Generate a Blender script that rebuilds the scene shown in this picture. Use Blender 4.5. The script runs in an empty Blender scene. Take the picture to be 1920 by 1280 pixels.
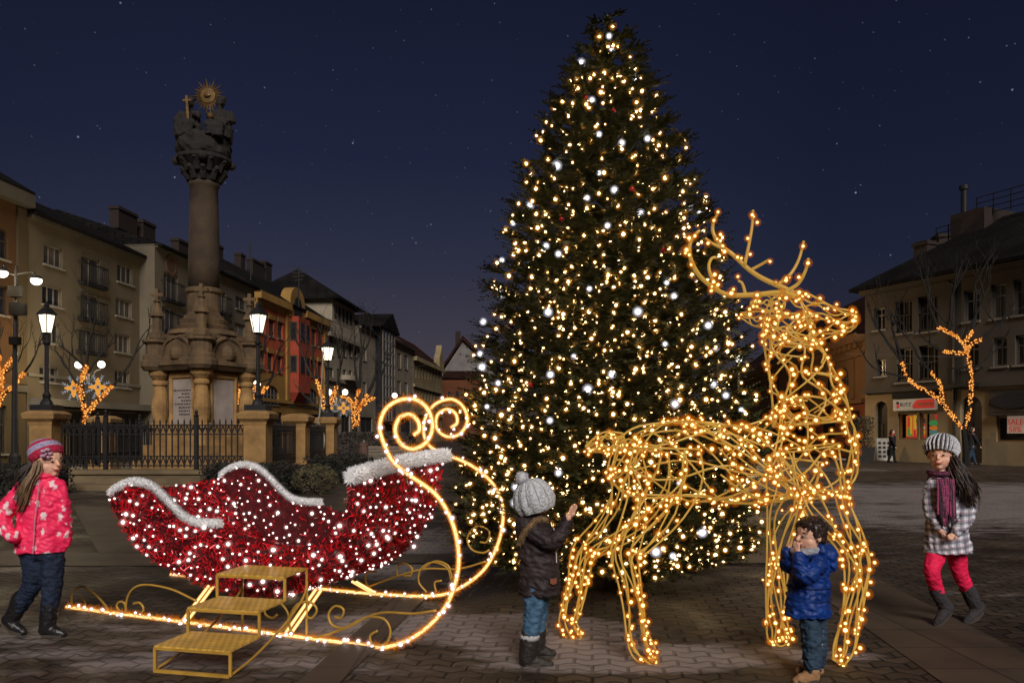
import bpy, bmesh, math, random
import numpy as np
from mathutils import Vector, Matrix, noise
random.seed(7); PI = math.pi
SC = bpy.context.scene; COL = SC.collection
F = 1493.0; HZ = 813.0; CH = 1.33          # focal length in pixels of a 1920 wide picture, horizon row, eye height
R = random.uniform
def P(px, py, Y): return Vector(((px-960)*Y/F, Y, CH-(py-HZ)*Y/F))
def G(px, py):
    Y = F*CH/(py-HZ); return Vector(((px-960)*Y/F, Y, 0))
# ---------------------------------------------------------------- mesh builder
class MB:
    def __init__(s): s.v = []; s.f = []; s.m = []
    def add(s, vs, fs, mi=0):
        b = len(s.v); s.v.extend([tuple(v) for v in vs])
        for f in fs: s.f.append([i+b for i in f]); s.m.append(mi)
    def poly(s, pts, mi=0): s.add(pts, [list(range(len(pts)))], mi)
    def box(s, x0, x1, y0, y1, z0, z1, mi=0):
        v = [(x, y, z) for z in (z0, z1) for y in (y0, y1) for x in (x0, x1)]
        s.add(v, [(0,2,3,1),(4,5,7,6),(0,1,5,4),(2,6,7,3),(0,4,6,2),(1,3,7,5)], mi)
    def bar(s, a, b, w, h=None, mi=0):
        a = Vector(a); b = Vector(b); d = (b-a).normalized(); h = h or w
        up = Vector((0,0,1)) if abs(d.z) < .9 else Vector((0,1,0))
        r = d.cross(up).normalized(); u = r.cross(d)
        v = [p+r*sx*w/2+u*sz*h/2 for p in (a, b) for sx, sz in ((-1,-1),(1,-1),(1,1),(-1,1))]
        s.add(v, [(0,1,2,3),(7,6,5,4),(0,4,5,1),(1,5,6,2),(2,6,7,3),(3,7,4,0)], mi)
    def rings(s, rs, mi=0, cap=True):
        n = len(rs[0]); b = len(s.v)
        for r in rs: s.v.extend([tuple(p) for p in r])
        for k in range(len(rs)-1):
            for i in range(n):
                j = (i+1) % n
                s.f.append([b+k*n+i, b+k*n+j, b+(k+1)*n+j, b+(k+1)*n+i]); s.m.append(mi)
        if cap:
            s.f.append([b+i for i in range(n)][::-1]); s.m.append(mi)
            s.f.append([b+(len(rs)-1)*n+i for i in range(n)]); s.m.append(mi)
    def tube(s, pts, r, n=6, mi=0, cap=True, closed=False):
        pts = [Vector(p) for p in pts]; N = len(pts)
        rad = r if isinstance(r, (list, tuple)) else [r]*N
        rs = []; u = None
        for i in range(N):
            a = pts[max(i-1, 0)]; c = pts[min(i+1, N-1)]; d = (c-a)
            if d.length < 1e-9: d = Vector((0,0,1))
            d.normalize()
            if u is None:
                u = d.orthogonal().normalized()
            else:
                u = (u-d*u.dot(d)); u = u.normalized() if u.length > 1e-6 else d.orthogonal().normalized()
            w = d.cross(u)
            rs.append([pts[i]+(u*math.cos(2*PI*k/n)+w*math.sin(2*PI*k/n))*rad[i] for k in range(n)])
        s.rings(rs, mi, cap)
    def lathe(s, prof, n=16, o=(0,0,0), mi=0):      # prof: [(radius, z)]
        o = Vector(o)
        s.rings([[o+Vector((r*math.cos(2*PI*k/n), r*math.sin(2*PI*k/n), z)) for k in range(n)] for r, z in prof], mi)
    def sphere(s, c, r, nu=10, nv=7, mi=0, ax=None):
        c = Vector(c); r = (r, r, r) if not isinstance(r, (tuple, list)) else r
        ax = ax or (Vector((1,0,0)), Vector((0,1,0)), Vector((0,0,1)))
        rs = []
        for j in range(nv+1):
            t = PI*(j+.02)/(nv+.04)-PI/2
            rs.append([c+ax[0]*(r[0]*math.cos(t)*math.cos(2*PI*k/nu))+ax[1]*(r[1]*math.cos(t)*math.sin(2*PI*k/nu))+ax[2]*(r[2]*math.sin(t)) for k in range(nu)])
        s.rings(rs, mi)
    def merge(s, o, loc=(0,0,0), sc=1, rz=0, mi=None):
        b = len(s.v); c, q = math.cos(rz), math.sin(rz)
        for x, y, z in o.v: s.v.append(((x*c-y*q)*sc+loc[0], (x*q+y*c)*sc+loc[1], z*sc+loc[2]))
        for f, m in zip(o.f, o.m): s.f.append([i+b for i in f]); s.m.append(m if mi is None else mi)
    def mesh(s, name, off=(0,0,0)):
        me = bpy.data.meshes.new(name)
        me.from_pydata([(x-off[0], y-off[1], z-off[2]) for x, y, z in s.v], [], s.f)
        me.polygons.foreach_set('material_index', s.m)
        return me
    def build(s, name, mat, parent=None, smooth=False, off=None):
        if off is None and parent is not None: off = base_of(parent)
        me = s.mesh(name, off or (0,0,0))
        for m in (mat if isinstance(mat, (list, tuple)) else [mat]): me.materials.append(m)
        if smooth: me.polygons.foreach_set('use_smooth', [True]*len(me.polygons))
        me.update()
        o = bpy.data.objects.new(name, me); COL.objects.link(o)
        if parent is not None:
            o.parent = parent
            if parent.name in WORLDBASE: WORLDBASE[o.name] = WORLDBASE[parent.name]
        return o
WORLDBASE = {}
def base_of(o): return WORLDBASE.get(o.name, (0,0,0)) if o is not None else (0,0,0)
def tag(o, label=None, cat=None, group=None, kind=None):
    if label: o['label'] = label
    if cat: o['category'] = cat
    if group: o['group'] = group
    if kind: o['kind'] = kind
    return o
def thing(name, label, cat, loc=(0,0,0), rz=0, group=None, world=False):
    """an Empty at the thing's base; world=True: its parts are given in world coordinates"""
    o = bpy.data.objects.new(name, None); COL.objects.link(o)
    o.location = loc; o.rotation_euler = (0,0,rz); o.empty_display_size = .2
    if world: WORLDBASE[o.name] = tuple(loc)
    return tag(o, label, cat, group)
def sub(o, parent):       # register a part as base for sub-parts in world coordinates
    WORLDBASE[o.name] = base_of(parent); return o
def copy_tree(o, parent=None):
    c = o.copy(); COL.objects.link(c)
    if parent is not None: c.parent = parent
    for ch in list(o.children): copy_tree(ch, c)
    return c
def spline(pts, n=8):
    """Catmull-Rom through points (tuples of any length)"""
    pts = [np.array(p, float) for p in pts]
    q = [2*pts[0]-pts[1]]+pts+[2*pts[-1]-pts[-2]]; out = []
    for i in range(1, len(q)-2):
        for k in range(n):
            t = k/n; a, b, c, d = q[i-1], q[i], q[i+1], q[i+2]
            out.append(.5*(2*b+(c-a)*t+(2*a-5*b+4*c-d)*t*t+(3*b-a-3*c+d)*t**3))
    out.append(pts[-1]); return out
# ---------------------------------------------------------------- materials
def new_mat(name):
    m = bpy.data.materials.new(name); m.use_nodes = True
    return m, m.node_tree.nodes, m.node_tree.links, m.node_tree.nodes['Principled BSDF']
def mat(name, col, col2=None, scale=4., rough=.75, metal=0., bump=0., bscale=None, detail=6, spec=.4, stretch=(1,1,1), contrast=(.35,.65)):
    m, N, L, b = new_mat(name)
    b.inputs['Roughness'].default_value = rough; b.inputs['Metallic'].default_value = metal
    b.inputs['Specular IOR Level'].default_value = spec
    tc = N.new('ShaderNodeTexCoord'); mp = N.new('ShaderNodeMapping'); mp.inputs['Scale'].default_value = stretch
    L.new(tc.outputs['Object'], mp.inputs[0])
    if col2 is None: col2 = tuple(c*.72 for c in col)
    n = N.new('ShaderNodeTexNoise'); n.inputs['Scale'].default_value = scale; n.inputs['Detail'].default_value = detail
    L.new(mp.outputs[0], n.inputs['Vector'])
    r = N.new('ShaderNodeValToRGB'); r.color_ramp.elements[0].position = contrast[0]; r.color_ramp.elements[1].position = contrast[1]
    r.color_ramp.elements[0].color = (*col2, 1); r.color_ramp.elements[1].color = (*col, 1)
    L.new(n.outputs['Fac'], r.inputs[0]); L.new(r.outputs[0], b.inputs['Base Color'])
    if bump:
        n2 = N.new('ShaderNodeTexNoise'); n2.inputs['Scale'].default_value = bscale or scale*5; n2.inputs['Detail'].default_value = 4
        L.new(mp.outputs[0], n2.inputs['Vector'])
        bp = N.new('ShaderNodeBump'); bp.inputs['Strength'].default_value = bump; bp.inputs['Distance'].default_value = .02
        L.new(n2.outputs['Fac'], bp.inputs['Height']); L.new(bp.outputs[0], b.inputs['Normal'])
    return m
def emit(name, col, strength, sample=True):
    m, N, L, b = new_mat(name); N.remove(b)
    e = N.new('ShaderNodeEmission'); e.inputs[0].default_value = (*col, 1); e.inputs[1].default_value = strength
    L.new(e.outputs[0], N['Material Output'].inputs[0])
    m.cycles.emission_sampling = 'AUTO' if sample else 'NONE'
    return m
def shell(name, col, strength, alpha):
    """transparency mixed with even emission: painted halo glow round bulbs, also lit glass"""
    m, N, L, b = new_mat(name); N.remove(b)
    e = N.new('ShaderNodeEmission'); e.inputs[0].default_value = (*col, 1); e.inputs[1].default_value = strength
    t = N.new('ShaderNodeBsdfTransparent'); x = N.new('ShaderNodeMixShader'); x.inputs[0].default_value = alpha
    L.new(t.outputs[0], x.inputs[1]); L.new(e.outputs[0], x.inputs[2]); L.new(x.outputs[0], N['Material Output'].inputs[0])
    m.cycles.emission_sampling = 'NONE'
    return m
def point_light(name, loc, power, col, parent, radius=.12):
    l = bpy.data.lights.new(name, 'POINT'); l.energy = power; l.color = col; l.shadow_soft_size = radius
    o = bpy.data.objects.new(name, l); COL.objects.link(o); b = base_of(parent)
    o.parent = parent; o.location = (loc[0]-b[0], loc[1]-b[1], loc[2]-b[2]); return o
# ---------------------------------------------------------------- render settings, camera, sky
SC.render.engine = 'CYCLES'
SC.view_settings.view_transform = 'Standard'; SC.view_settings.look = 'None'; SC.view_settings.exposure = 0; SC.view_settings.gamma = 1
SC.cycles.use_denoising = True; SC.cycles.max_bounces = 6; SC.cycles.diffuse_bounces = 3; SC.cycles.glossy_bounces = 3
SC.cycles.transparent_max_bounces = 40; SC.cycles.sample_clamp_indirect = 3; SC.cycles.caustics_reflective = False; SC.cycles.caustics_refractive = False
cam = bpy.data.objects.new('camera', bpy.data.cameras.new('camera')); COL.objects.link(cam); SC.camera = cam
cam.location = (0,0,CH); cam.rotation_euler = (PI/2,0,0)
cam.data.sensor_width = 36; cam.data.lens = F/1920*36; cam.data.shift_y = (HZ-640)/1920; cam.data.clip_end = 2000; cam.data.clip_start = .05
W = bpy.data.worlds.new('World'); SC.world = W; W.use_nodes = True
N = W.node_tree.nodes; L = W.node_tree.links; bg = N['Background']
tc = N.new('ShaderNodeTexCoord'); sp = N.new('ShaderNodeSeparateXYZ'); L.new(tc.outputs['Generated'], sp.inputs[0])
def math_node(N, L, op, a, b=None, clamp=False):
    m = N.new('ShaderNodeMath'); m.operation = op; m.use_clamp = clamp
    for i, x in enumerate((a, b)):
        if x is None: continue
        if isinstance(x, (int, float)): m.inputs[i].default_value = x
        else: L.new(x, m.inputs[i])
    return m.outputs[0]
def ramp(N, L, fac, stops):
    r = N.new('ShaderNodeValToRGB'); e = r.color_ramp.elements
    while len(e) < len(stops): e.new(.5)
    for k, (p, c) in zip(e, stops): k.position = p; k.color = (*c, 1)
    L.new(fac, r.inputs[0]); return r.outputs[0]
def mix(N, L, fac, a, b, op='MIX'):
    x = N.new('ShaderNodeMix'); x.data_type = 'RGBA'; x.blend_type = op
    for s, v in ((x.inputs[0], fac), (x.inputs[6], a), (x.inputs[7], b)):
        if isinstance(v, (int, float)): s.default_value = v
        elif isinstance(v, tuple): s.default_value = (*v, 1)
        else: L.new(v, s)
    return x.outputs[2]
glow = ramp(N, L, sp.outputs['Z'], [(0, (.078,.060,.074)), (.10, (.052,.046,.064)), (.2, (.026,.029,.054)), (.32, (.0130,.0172,.043)), (.50, (.0080,.0102,.028)), (1, (.004,.004,.012))])
dark = ramp(N, L, sp.outputs['Z'], [(0, (.040,.034,.045)), (.10, (.023,.0235,.039)), (.2, (.0128,.0160,.036)), (.32, (.0090,.0116,.030)), (.50, (.0068,.0082,.022)), (1, (.004,.004,.010))])
# the town's glow is strongest along the street (about 9 degrees left of ahead)
az = math_node(N, L, 'ADD', math_node(N, L, 'MULTIPLY', sp.outputs['X'], -.20), math_node(N, L, 'MULTIPLY', sp.outputs['Y'], .98))
hl = math_node(N, L, 'SQRT', math_node(N, L, 'ADD', math_node(N, L, 'MULTIPLY', sp.outputs['X'], sp.outputs['X']), math_node(N, L, 'MULTIPLY', sp.outputs['Y'], sp.outputs['Y'])))
az = math_node(N, L, 'DIVIDE', az, math_node(N, L, 'MAXIMUM', hl, .001))
mr = N.new('ShaderNodeMapRange'); mr.inputs[1].default_value = .84; mr.inputs[2].default_value = .985; L.new(az, mr.inputs[0])
skyc = mix(N, L, mr.outputs[0], dark, glow)
def stars(scale, rad, lum, thr):
    v = N.new('ShaderNodeTexVoronoi'); v.inputs['Scale'].default_value = scale; L.new(tc.outputs['Generated'], v.inputs['Vector'])
    d = math_node(N, L, 'SUBTRACT', 1, math_node(N, L, 'DIVIDE', v.outputs['Distance'], rad), True)
    s2 = N.new('ShaderNodeSeparateColor'); L.new(v.outputs['Color'], s2.inputs[0])
    k = math_node(N, L, 'MULTIPLY', d, math_node(N, L, 'GREATER_THAN', s2.outputs[0], thr))
    return math_node(N, L, 'MULTIPLY', k, math_node(N, L, 'MULTIPLY', s2.outputs[1], lum))
st = math_node(N, L, 'ADD', stars(44, .058, .46, .45), stars(84, .075, .20, .1))
stc = mix(N, L, 1.0, st, (.75,.85,1.0), 'MULTIPLY')
up = math_node(N, L, 'GREATER_THAN', sp.outputs['Z'], .03)
stc = mix(N, L, up, (0,0,0), stc)
L.new(mix(N, L, 1.0, skyc, stc, 'ADD'), bg.inputs[0]); bg.inputs[1].default_value = 1.0
sl = bpy.data.lights.new('fill_sun', 'SUN'); sl.energy = 3.3; sl.angle = math.radians(25); sl.color = (1,.93,.86)  # soft fill from behind the camera, added to brighten children and sleigh
so = bpy.data.objects.new('fill_sun', sl); COL.objects.link(so); so.location = (10,-20,30)
so.rotation_euler = Vector((-.16,.84,-.55)).to_track_quat('-Z', 'Y').to_euler()
# ================================================================ ground
def ground_mat():
    m, N, L, b = new_mat('square paving')
    tc = N.new('ShaderNodeTexCoord'); o = tc.outputs['Object']
    s = N.new('ShaderNodeSeparateXYZ'); L.new(o, s.inputs[0])
    # wavy interlocking pavers: rows bend in a short sine
    w = math_node(N, L, 'MULTIPLY', math_node(N, L, 'SINE', math_node(N, L, 'MULTIPLY', s.outputs[0], 2*PI/.2)), .024)
    c = N.new('ShaderNodeCombineXYZ'); L.new(s.outputs[0], c.inputs[0]); L.new(math_node(N, L, 'ADD', s.outputs[1], w), c.inputs[1])
    mp = N.new('ShaderNodeMapping'); mp.inputs['Rotation'].default_value = (0,0,.10); L.new(c.outputs[0], mp.inputs[0])
    br = N.new('ShaderNodeTexBrick'); L.new(mp.outputs[0], br.inputs['Vector'])
    br.inputs['Scale'].default_value = 1; br.inputs['Brick Width'].default_value = .2; br.inputs['Row Height'].default_value = .11
    br.inputs['Mortar Size'].default_value = .012; br.inputs['Mortar Smooth'].default_value = .5
    br.inputs['Color1'].default_value = (.066,.046,.031,1); br.inputs['Color2'].default_value = (.032,.023,.016,1); br.inputs['Mortar'].default_value = (.005,.004,.003,1)
    # dirt
    n1 = N.new('ShaderNodeTexNoise'); n1.inputs['Scale'].default_value = 1.3; n1.inputs['Detail'].default_value = 9; L.new(o, n1.inputs['Vector'])
    col = mix(N, L, .85, br.outputs[0], ramp(N, L, n1.outputs[0], [(.3, (.34,.32,.31)), (.7, (1.4,1.35,1.28))]), 'MULTIPLY')
    # trodden snow and ice: streaks, thicker in some places
    mp2 = N.new('ShaderNodeMapping'); mp2.inputs['Scale'].default_value = (.55,1.5,1); mp2.inputs['Rotation'].default_value = (0,0,-.12); L.new(o, mp2.inputs[0])
    n2 = N.new('ShaderNodeTexNoise'); n2.inputs['Scale'].default_value = 2.9; n2.inputs['Detail'].default_value = 12; n2.inputs['Roughness'].default_value = .72; L.new(mp2.outputs[0], n2.inputs['Vector'])
    n3 = N.new('ShaderNodeTexNoise'); n3.inputs['Scale'].default_value = .32; n3.inputs['Detail'].default_value = 3; L.new(o, n3.inputs['Vector'])
    place = None
    for x, y, rx, ry, k in SNOW:
        dx = math_node(N, L, 'DIVIDE', math_node(N, L, 'SUBTRACT', s.outputs[0], x), rx); dy = math_node(N, L, 'DIVIDE', math_node(N, L, 'SUBTRACT', s.outputs[1], y), ry)
        d = math_node(N, L, 'ADD', math_node(N, L, 'MULTIPLY', dx, dx), math_node(N, L, 'MULTIPLY', dy, dy))
        e = math_node(N, L, 'MULTIPLY', math_node(N, L, 'SUBTRACT', 1, d, True), k)
        place = e if place is None else math_node(N, L, 'ADD', place, e)
    t = math_node(N, L, 'ADD', n2.outputs[0], math_node(N, L, 'MULTIPLY', math_node(N, L, 'SUBTRACT', n3.outputs[0], .5), .25))
    mp4 = N.new('ShaderNodeMapping'); mp4.inputs['Scale'].default_value = (.16,.85,1); mp4.inputs['Rotation'].default_value = (0,0,-.06); L.new(o, mp4.inputs[0]); n4 = N.new('ShaderNodeTexNoise'); n4.inputs['Scale'].default_value = 1.0; n4.inputs['Detail'].default_value = 6; n4.inputs['Roughness'].default_value = .6; L.new(mp4.outputs[0], n4.inputs['Vector'])
    t = math_node(N, L, 'ADD', t, math_node(N, L, 'MULTIPLY', math_node(N, L, 'SUBTRACT', n4.outputs[0], .5), .55))
    t = math_node(N, L, 'ADD', t, place)
    mr = N.new('ShaderNodeMapRange'); mr.inputs[1].default_value = .60; mr.inputs[2].default_value = .78; L.new(t, mr.inputs[0])
    snow = math_node(N, L, 'MULTIPLY', mr.outputs[0], math_node(N, L, 'SUBTRACT', 1.0, math_node(N, L, 'MULTIPLY', br.outputs['Fac'], .45)))
    col = mix(N, L, math_node(N, L, 'MULTIPLY', snow, .9), col, (.225,.190,.185))
    L.new(col, b.inputs['Base Color'])
    rg = N.new('ShaderNodeMapRange'); rg.inputs[1].default_value = .35; rg.inputs[2].default_value = .65; rg.inputs[3].default_value = .42; rg.inputs[4].default_value = .8; L.new(n1.outputs[0], rg.inputs[0])
    L.new(rg.outputs[0], b.inputs['Roughness']); b.inputs['Specular IOR Level'].default_value = .35
    h = math_node(N, L, 'ADD', math_node(N, L, 'MULTIPLY', br.outputs['Fac'], -1.0), math_node(N, L, 'MULTIPLY', n2.outputs[0], 1.6))
    bp = N.new('ShaderNodeBump'); bp.inputs['Strength'].default_value = .75; bp.inputs['Distance'].default_value = .012
    L.new(h, bp.inputs['Height']); L.new(bp.outputs[0], b.inputs['Normal'])
    return m
SNOW = [(12.0,17,7.5,6,.40), (7.0,12.5,3.5,2.6,.30), (.05,5.4,1.0,.6,.42), (1.0,4.75,1.5,.42,.42), (-1.0,5.5,1.3,.6,.30), (-2.8,5.0,2.0,.7,.22), (-.9,9.0,1.2,2.6,.34), (-1.5,4.6,1.2,.4,.16), (-3.2,8.4,1.6,.5,.10), (2.4,4.1,1.2,.25,.16), (-12,17.8,8,.6,.2), (9,30,12,3,.16),(-6,24.5,1.2,5,.25)]
g = MB(); g.poly([(-300,-40,0),(300,-40,0),(300,420,0),(-300,420,0)])
tag(g.build('ground', ground_mat()), kind='structure')
def slab_mat():
    m, N, L, b = new_mat('smooth paving slabs')
    tc = N.new('ShaderNodeTexCoord'); o = tc.outputs['Object']
    br = N.new('ShaderNodeTexBrick'); L.new(o, br.inputs['Vector']); br.offset = 0
    br.inputs['Scale'].default_value = 1; br.inputs['Brick Width'].default_value = .9; br.inputs['Row Height'].default_value = .45; br.inputs['Mortar Size'].default_value = .006
    br.inputs['Color1'].default_value = (.066,.045,.029,1); br.inputs['Color2'].default_value = (.054,.038,.026,1); br.inputs['Mortar'].default_value = (.016,.012,.01,1)
    n = N.new('ShaderNodeTexNoise'); n.inputs['Scale'].default_value = 2.2; n.inputs['Detail'].default_value = 10; L.new(o, n.inputs['Vector'])
    L.new(mix(N, L, .8, br.outputs[0], ramp(N, L, n.outputs[0], [(.3, (.5,.48,.45)), (.7, (1.3,1.25,1.2))]), 'MULTIPLY'), b.inputs['Base Color'])
    b.inputs['Roughness'].default_value = .6
    bp = N.new('ShaderNodeBump'); bp.inputs['Strength'].default_value = .4; bp.inputs['Distance'].default_value = .008
    L.new(math_node(N, L, 'SUBTRACT', n.outputs[0], br.outputs['Fac']), bp.inputs['Height']); L.new(bp.outputs[0], b.inputs['Normal'])
    return m
M_SLAB = slab_mat()
BAND_Z = [.002]
def band(pts):
    BAND_Z[0] += .003; z = BAND_Z[0]; m = MB(); m.poly([(x, y, z) for x, y in pts]); return tag(m.build('paving_band', M_SLAB), kind='structure')
band([(2.12,2.5),(2.86,2.5),(4.1,14.6),(3.35,14.6)])
band([(-14,8.0),(-3.3,8.0),(-3.2,8.85),(-14,8.9)])
band([(-4.6,8.86),(-3.35,8.86),(-6.6,14.5),(-8.0,14.5)])
band([(-1.30,2.5),(-1.08,2.5),(-.55,7.9),(-.80,7.9)])
band([(-3.1,8.1),(3.4,8.1),(3.48,8.75),(-3.1,8.75)])
# ================================================================ facades
class Facade:
    def __init__(s, x, y, d):
        l = math.hypot(*d); s.x, s.y, s.d = x, y, (d[0]/l, d[1]/l); s.rz = math.atan2(s.d[1], s.d[0])
    def s(s_, px):
        k = (px-960)/F; return (k*s_.y-s_.x)/(s_.d[0]-k*s_.d[1])
    def at(s_, u): return (s_.x+s_.d[0]*u, s_.y+s_.d[1]*u)
    def z(s_, px, py): return CH-(py-HZ)*(s_.y+s_.d[1]*s_.s(px))/F
    def rect(s_, xl, xr, yt, yb):
        m = (xl+xr)/2; return (s_.s(xl), s_.s(xr), s_.z(m, yb), s_.z(m, yt))
    def shift(s_, out):        # the same line moved towards the street by out
        n = (s_.d[1], -s_.d[0]); return Facade(s_.x+n[0]*out, s_.y+n[1]*out, s_.d)
def wall_mesh(x0, x1, z0, z1, holes, zone=None, depth=.22, y=0.0, arch=()):
    """front sheet with real openings and reveals; zone(x,z) -> material index"""
    m = MB(); cuts = []
    xs = sorted({x0, x1, *[h[0] for h in holes], *[h[1] for h in holes]} | set(ZX)); zs = sorted({z0, z1, *[h[2] for h in holes], *[h[3] for h in holes]} | set(ZZ))
    xs = [x for x in xs if x0-1e-6 <= x <= x1+1e-6]; zs = [z for z in zs if z0-1e-6 <= z <= z1+1e-6]
    for a, b in zip(xs, xs[1:]):
        for c, d in zip(zs, zs[1:]):
            if b-a < 1e-5 or d-c < 1e-5: continue
            u, v = (a+b)/2, (c+d)/2
            if any(h[0] < u < h[1] and h[2] < v < h[3] for h in holes): continue
            m.poly([(a,y,c),(b,y,c),(b,y,d),(a,y,d)], zone(u, v) if zone else 0)
    for i, (a, b, c, d) in enumerate(holes):
        k = zone((a+b)/2, d+.05) if zone else 0
        if i in arch:
            r = (b-a)/2; h = min(r, (d-c)*.5); n = 10
            arc = [((a+b)/2-r*math.cos(PI*t/n), d-h+h*math.sin(PI*t/n)) for t in range(n+1)]
            for p, q in zip(arc, arc[1:]):
                m.poly([(p[0],y,p[1]),(q[0],y,q[1]),(q[0],y,d),(p[0],y,d)], k)
                m.poly([(p[0],y,p[1]),(p[0],y+depth,p[1]),(q[0],y+depth,q[1]),(q[0],y,q[1])], k)
            d2 = d-h
        else:
            d2 = d; m.poly([(a,y,d),(a,y+depth,d),(b,y+depth,d),(b,y,d)], k)
        m.poly([(a,y,c),(a,y+depth,c),(a,y+depth,d2),(a,y,d2)], k); m.poly([(b,y,c),(b,y,d2),(b,y+depth,d2),(b,y+depth,c)], k)
        m.poly([(a,y,c),(b,y,c),(b,y+depth,c),(a,y+depth,c)], k)
    return m
ZX, ZZ = [], []
M_GLASS = mat('dark window glass', (.020,.021,.026), (.008,.008,.011), scale=1.3, rough=.12, spec=.6)
M_GLASSL = mat('window glass before pale curtains', (.085,.075,.066), (.035,.032,.030), scale=3, rough=.35, stretch=(3,1,.4))
M_WFR = mat('white window paint', (.19,.165,.135), rough=.5)
M_WFRD = mat('brown window paint', (.05,.035,.025), rough=.5)
M_IRON = mat('dark wrought iron', (.016,.015,.016), rough=.5, metal=.3)
M_SILL = mat('grey stone sill', (.22,.2,.17), rough=.8)
M_VOID = mat('unlit interior', (.012,.010,.009), rough=.9)
def window(bld, r, div=(.5,), cross=(), fm=None, gm=None, depth=.16, sill=True, y=0., fw=.07, arch=False):
    a, b, c, d = r; m = MB(); y0, y1 = y+depth-.05, y+depth+.02
    m.box(a, a+fw, y0, y1, c, d); m.box(b-fw, b, y0, y1, c, d); m.box(a+fw, b-fw, y0, y1, c, c+fw); m.box(a+fw, b-fw, y0, y1, d-fw, d)
    for t in div: x = a+(b-a)*t; m.box(x-fw*.45, x+fw*.45, y0+.004, y1-.004, c+fw, d-fw)
    for t in cross: z = c+(d-c)*t; m.box(a+fw, b-fw, y0+.008, y1-.008, z-fw*.4, z+fw*.4)
    w = m.build('window', fm or M_WFR, bld)
    p = MB(); p.box(a+.01, b-.01, y1-.035, y1+.03, c+.01, d-.01); p.build('pane', gm or M_GLASS, w)
    if sill:
        q = MB(); q.box(a-.08, b+.08, y-.09, y-.002, c-.09, c-.01); q.build('sill', M_SILL, w)
    return w
def railing(bld, a, b, z0, z1, y=-.28):
    m = MB(); m.bar((a,y,z1),(b,y,z1),.05); m.bar((a,y,z0+.06),(b,y,z0+.06),.04)
    for x in (a, b):
        m.bar((x,y,z1),(x,-.003,z1),.04); m.bar((x,y,z0+.06),(x,-.003,z0+.06),.04)
    n = max(4, int((b-a)/.16))
    for i in range(n+1): x = a+(b-a)*i/n; m.bar((x,y,z0),(x,y,z1),.028)
    m.box(a, b, y-.03, -.004, z0-.10, z0-.01)
    return m.build('balcony_railing', M_IRON, bld)
def body(bld, x0, x1, D, z1, mt, name='side_wall'):
    m = MB(); m.poly([(x0,0,0),(x0,D,0),(x0,D,z1),(x0,0,z1)]); m.poly([(x1,0,0),(x1,0,z1),(x1,D,z1),(x1,D,0)]); m.poly([(x0,D,0),(x1,D,0),(x1,D,z1),(x0,D,z1)])
    return m.build(name, mt, bld)
def roof(bld, x0, x1, D, z, rise, mt, over=.45, ridge=None, hip=0.):
    m = MB(); rg = ridge or D/2; e = -over; t = .14
    for dz, mi in ((0, 0),):
        m.add([(x0,e,z),(x1,e,z),(x1-hip,rg,z+rise),(x0+hip,rg,z+rise),(x0,D,z+.3),(x1,D,z+.3)], [(0,1,2,3),(3,2,5,4)])
    m.add([(x0,e,z-t),(x1,e,z-t),(x1,e,z),(x0,e,z)], [(0,1,2,3)]); m.add([(x0,e,z-t),(x0,0.1,z-t),(x1,0.1,z-t),(x1,e,z-t)], [(0,1,2,3)])
    m.add([(x0,e,z-t),(x0,e,z),(x0+hip,rg,z+rise),(x0,D,z+.3),(x0,D,z-t)], [(0,1,2,3,4)]); m.add([(x1,e,z-t),(x1,D,z-t),(x1,D,z+.3),(x1-hip,rg,z+rise),(x1,e,z)], [(0,1,2,3,4)])
    return m.build('roof', mt, bld)
def chimney(rf, x, y, z0, z1, w=.9, d=.6, mt=None):
    m = MB(); m.box(x-w/2, x+w/2, y-d/2, y+d/2, z0, z1); m.box(x-w/2-.07, x+w/2+.07, y-d/2-.07, y+d/2+.07, z1-.22, z1-.08)
    return m.build('chimney', mt or M_CHIM, rf)
def band_part(bld, name, x0, x1, z0, z1, out, mt):
    m = MB(); m.box(x0, x1, -out, -.003, z0, z1); return m.build(name, mt, bld)
def tile_mat(name, c1, c2):
    m, N, L, b = new_mat(name); tc = N.new('ShaderNodeTexCoord')
    br = N.new('ShaderNodeTexBrick'); sz_ = N.new('ShaderNodeSeparateXYZ'); L.new(tc.outputs['Object'], sz_.inputs[0]); cz_ = N.new('ShaderNodeCombineXYZ'); L.new(math_node(N, L, 'ADD', sz_.outputs[0], math_node(N, L, 'MULTIPLY', sz_.outputs[1], .37)), cz_.inputs[0]); L.new(math_node(N, L, 'MULTIPLY', sz_.outputs[2], 1.9), cz_.inputs[1]); L.new(cz_.outputs[0], br.inputs['Vector']); br.inputs['Scale'].default_value = 1; br.inputs['Brick Width'].default_value = .35; br.inputs['Row Height'].default_value = .3; br.inputs['Mortar Size'].default_value = .02
    br.inputs['Color1'].default_value = (*c1,1); br.inputs['Color2'].default_value = (*c2,1); br.inputs['Mortar'].default_value = (c2[0]*.4,c2[1]*.4,c2[2]*.4,1)
    n = N.new('ShaderNodeTexNoise'); n.inputs['Scale'].default_value = .5; n.inputs['Detail'].default_value = 8; L.new(tc.outputs['Object'], n.inputs['Vector'])
    L.new(mix(N, L, .8, br.outputs[0], ramp(N, L, n.outputs[0], [(.35,(.5,.5,.5)),(.65,(1.3,1.3,1.3))]), 'MULTIPLY'), b.inputs['Base Color']); b.inputs['Roughness'].default_value = .9; b.inputs['Specular IOR Level'].default_value = .06
    return m
def stucco(name, c, k=.64):
    c = tuple(x*.52 for x in c)
    return mat(name, c, tuple(x*k for x in c), scale=.45, rough=.9, bump=.25, bscale=14, detail=10, spec=.2, contrast=(.3,.7))
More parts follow.
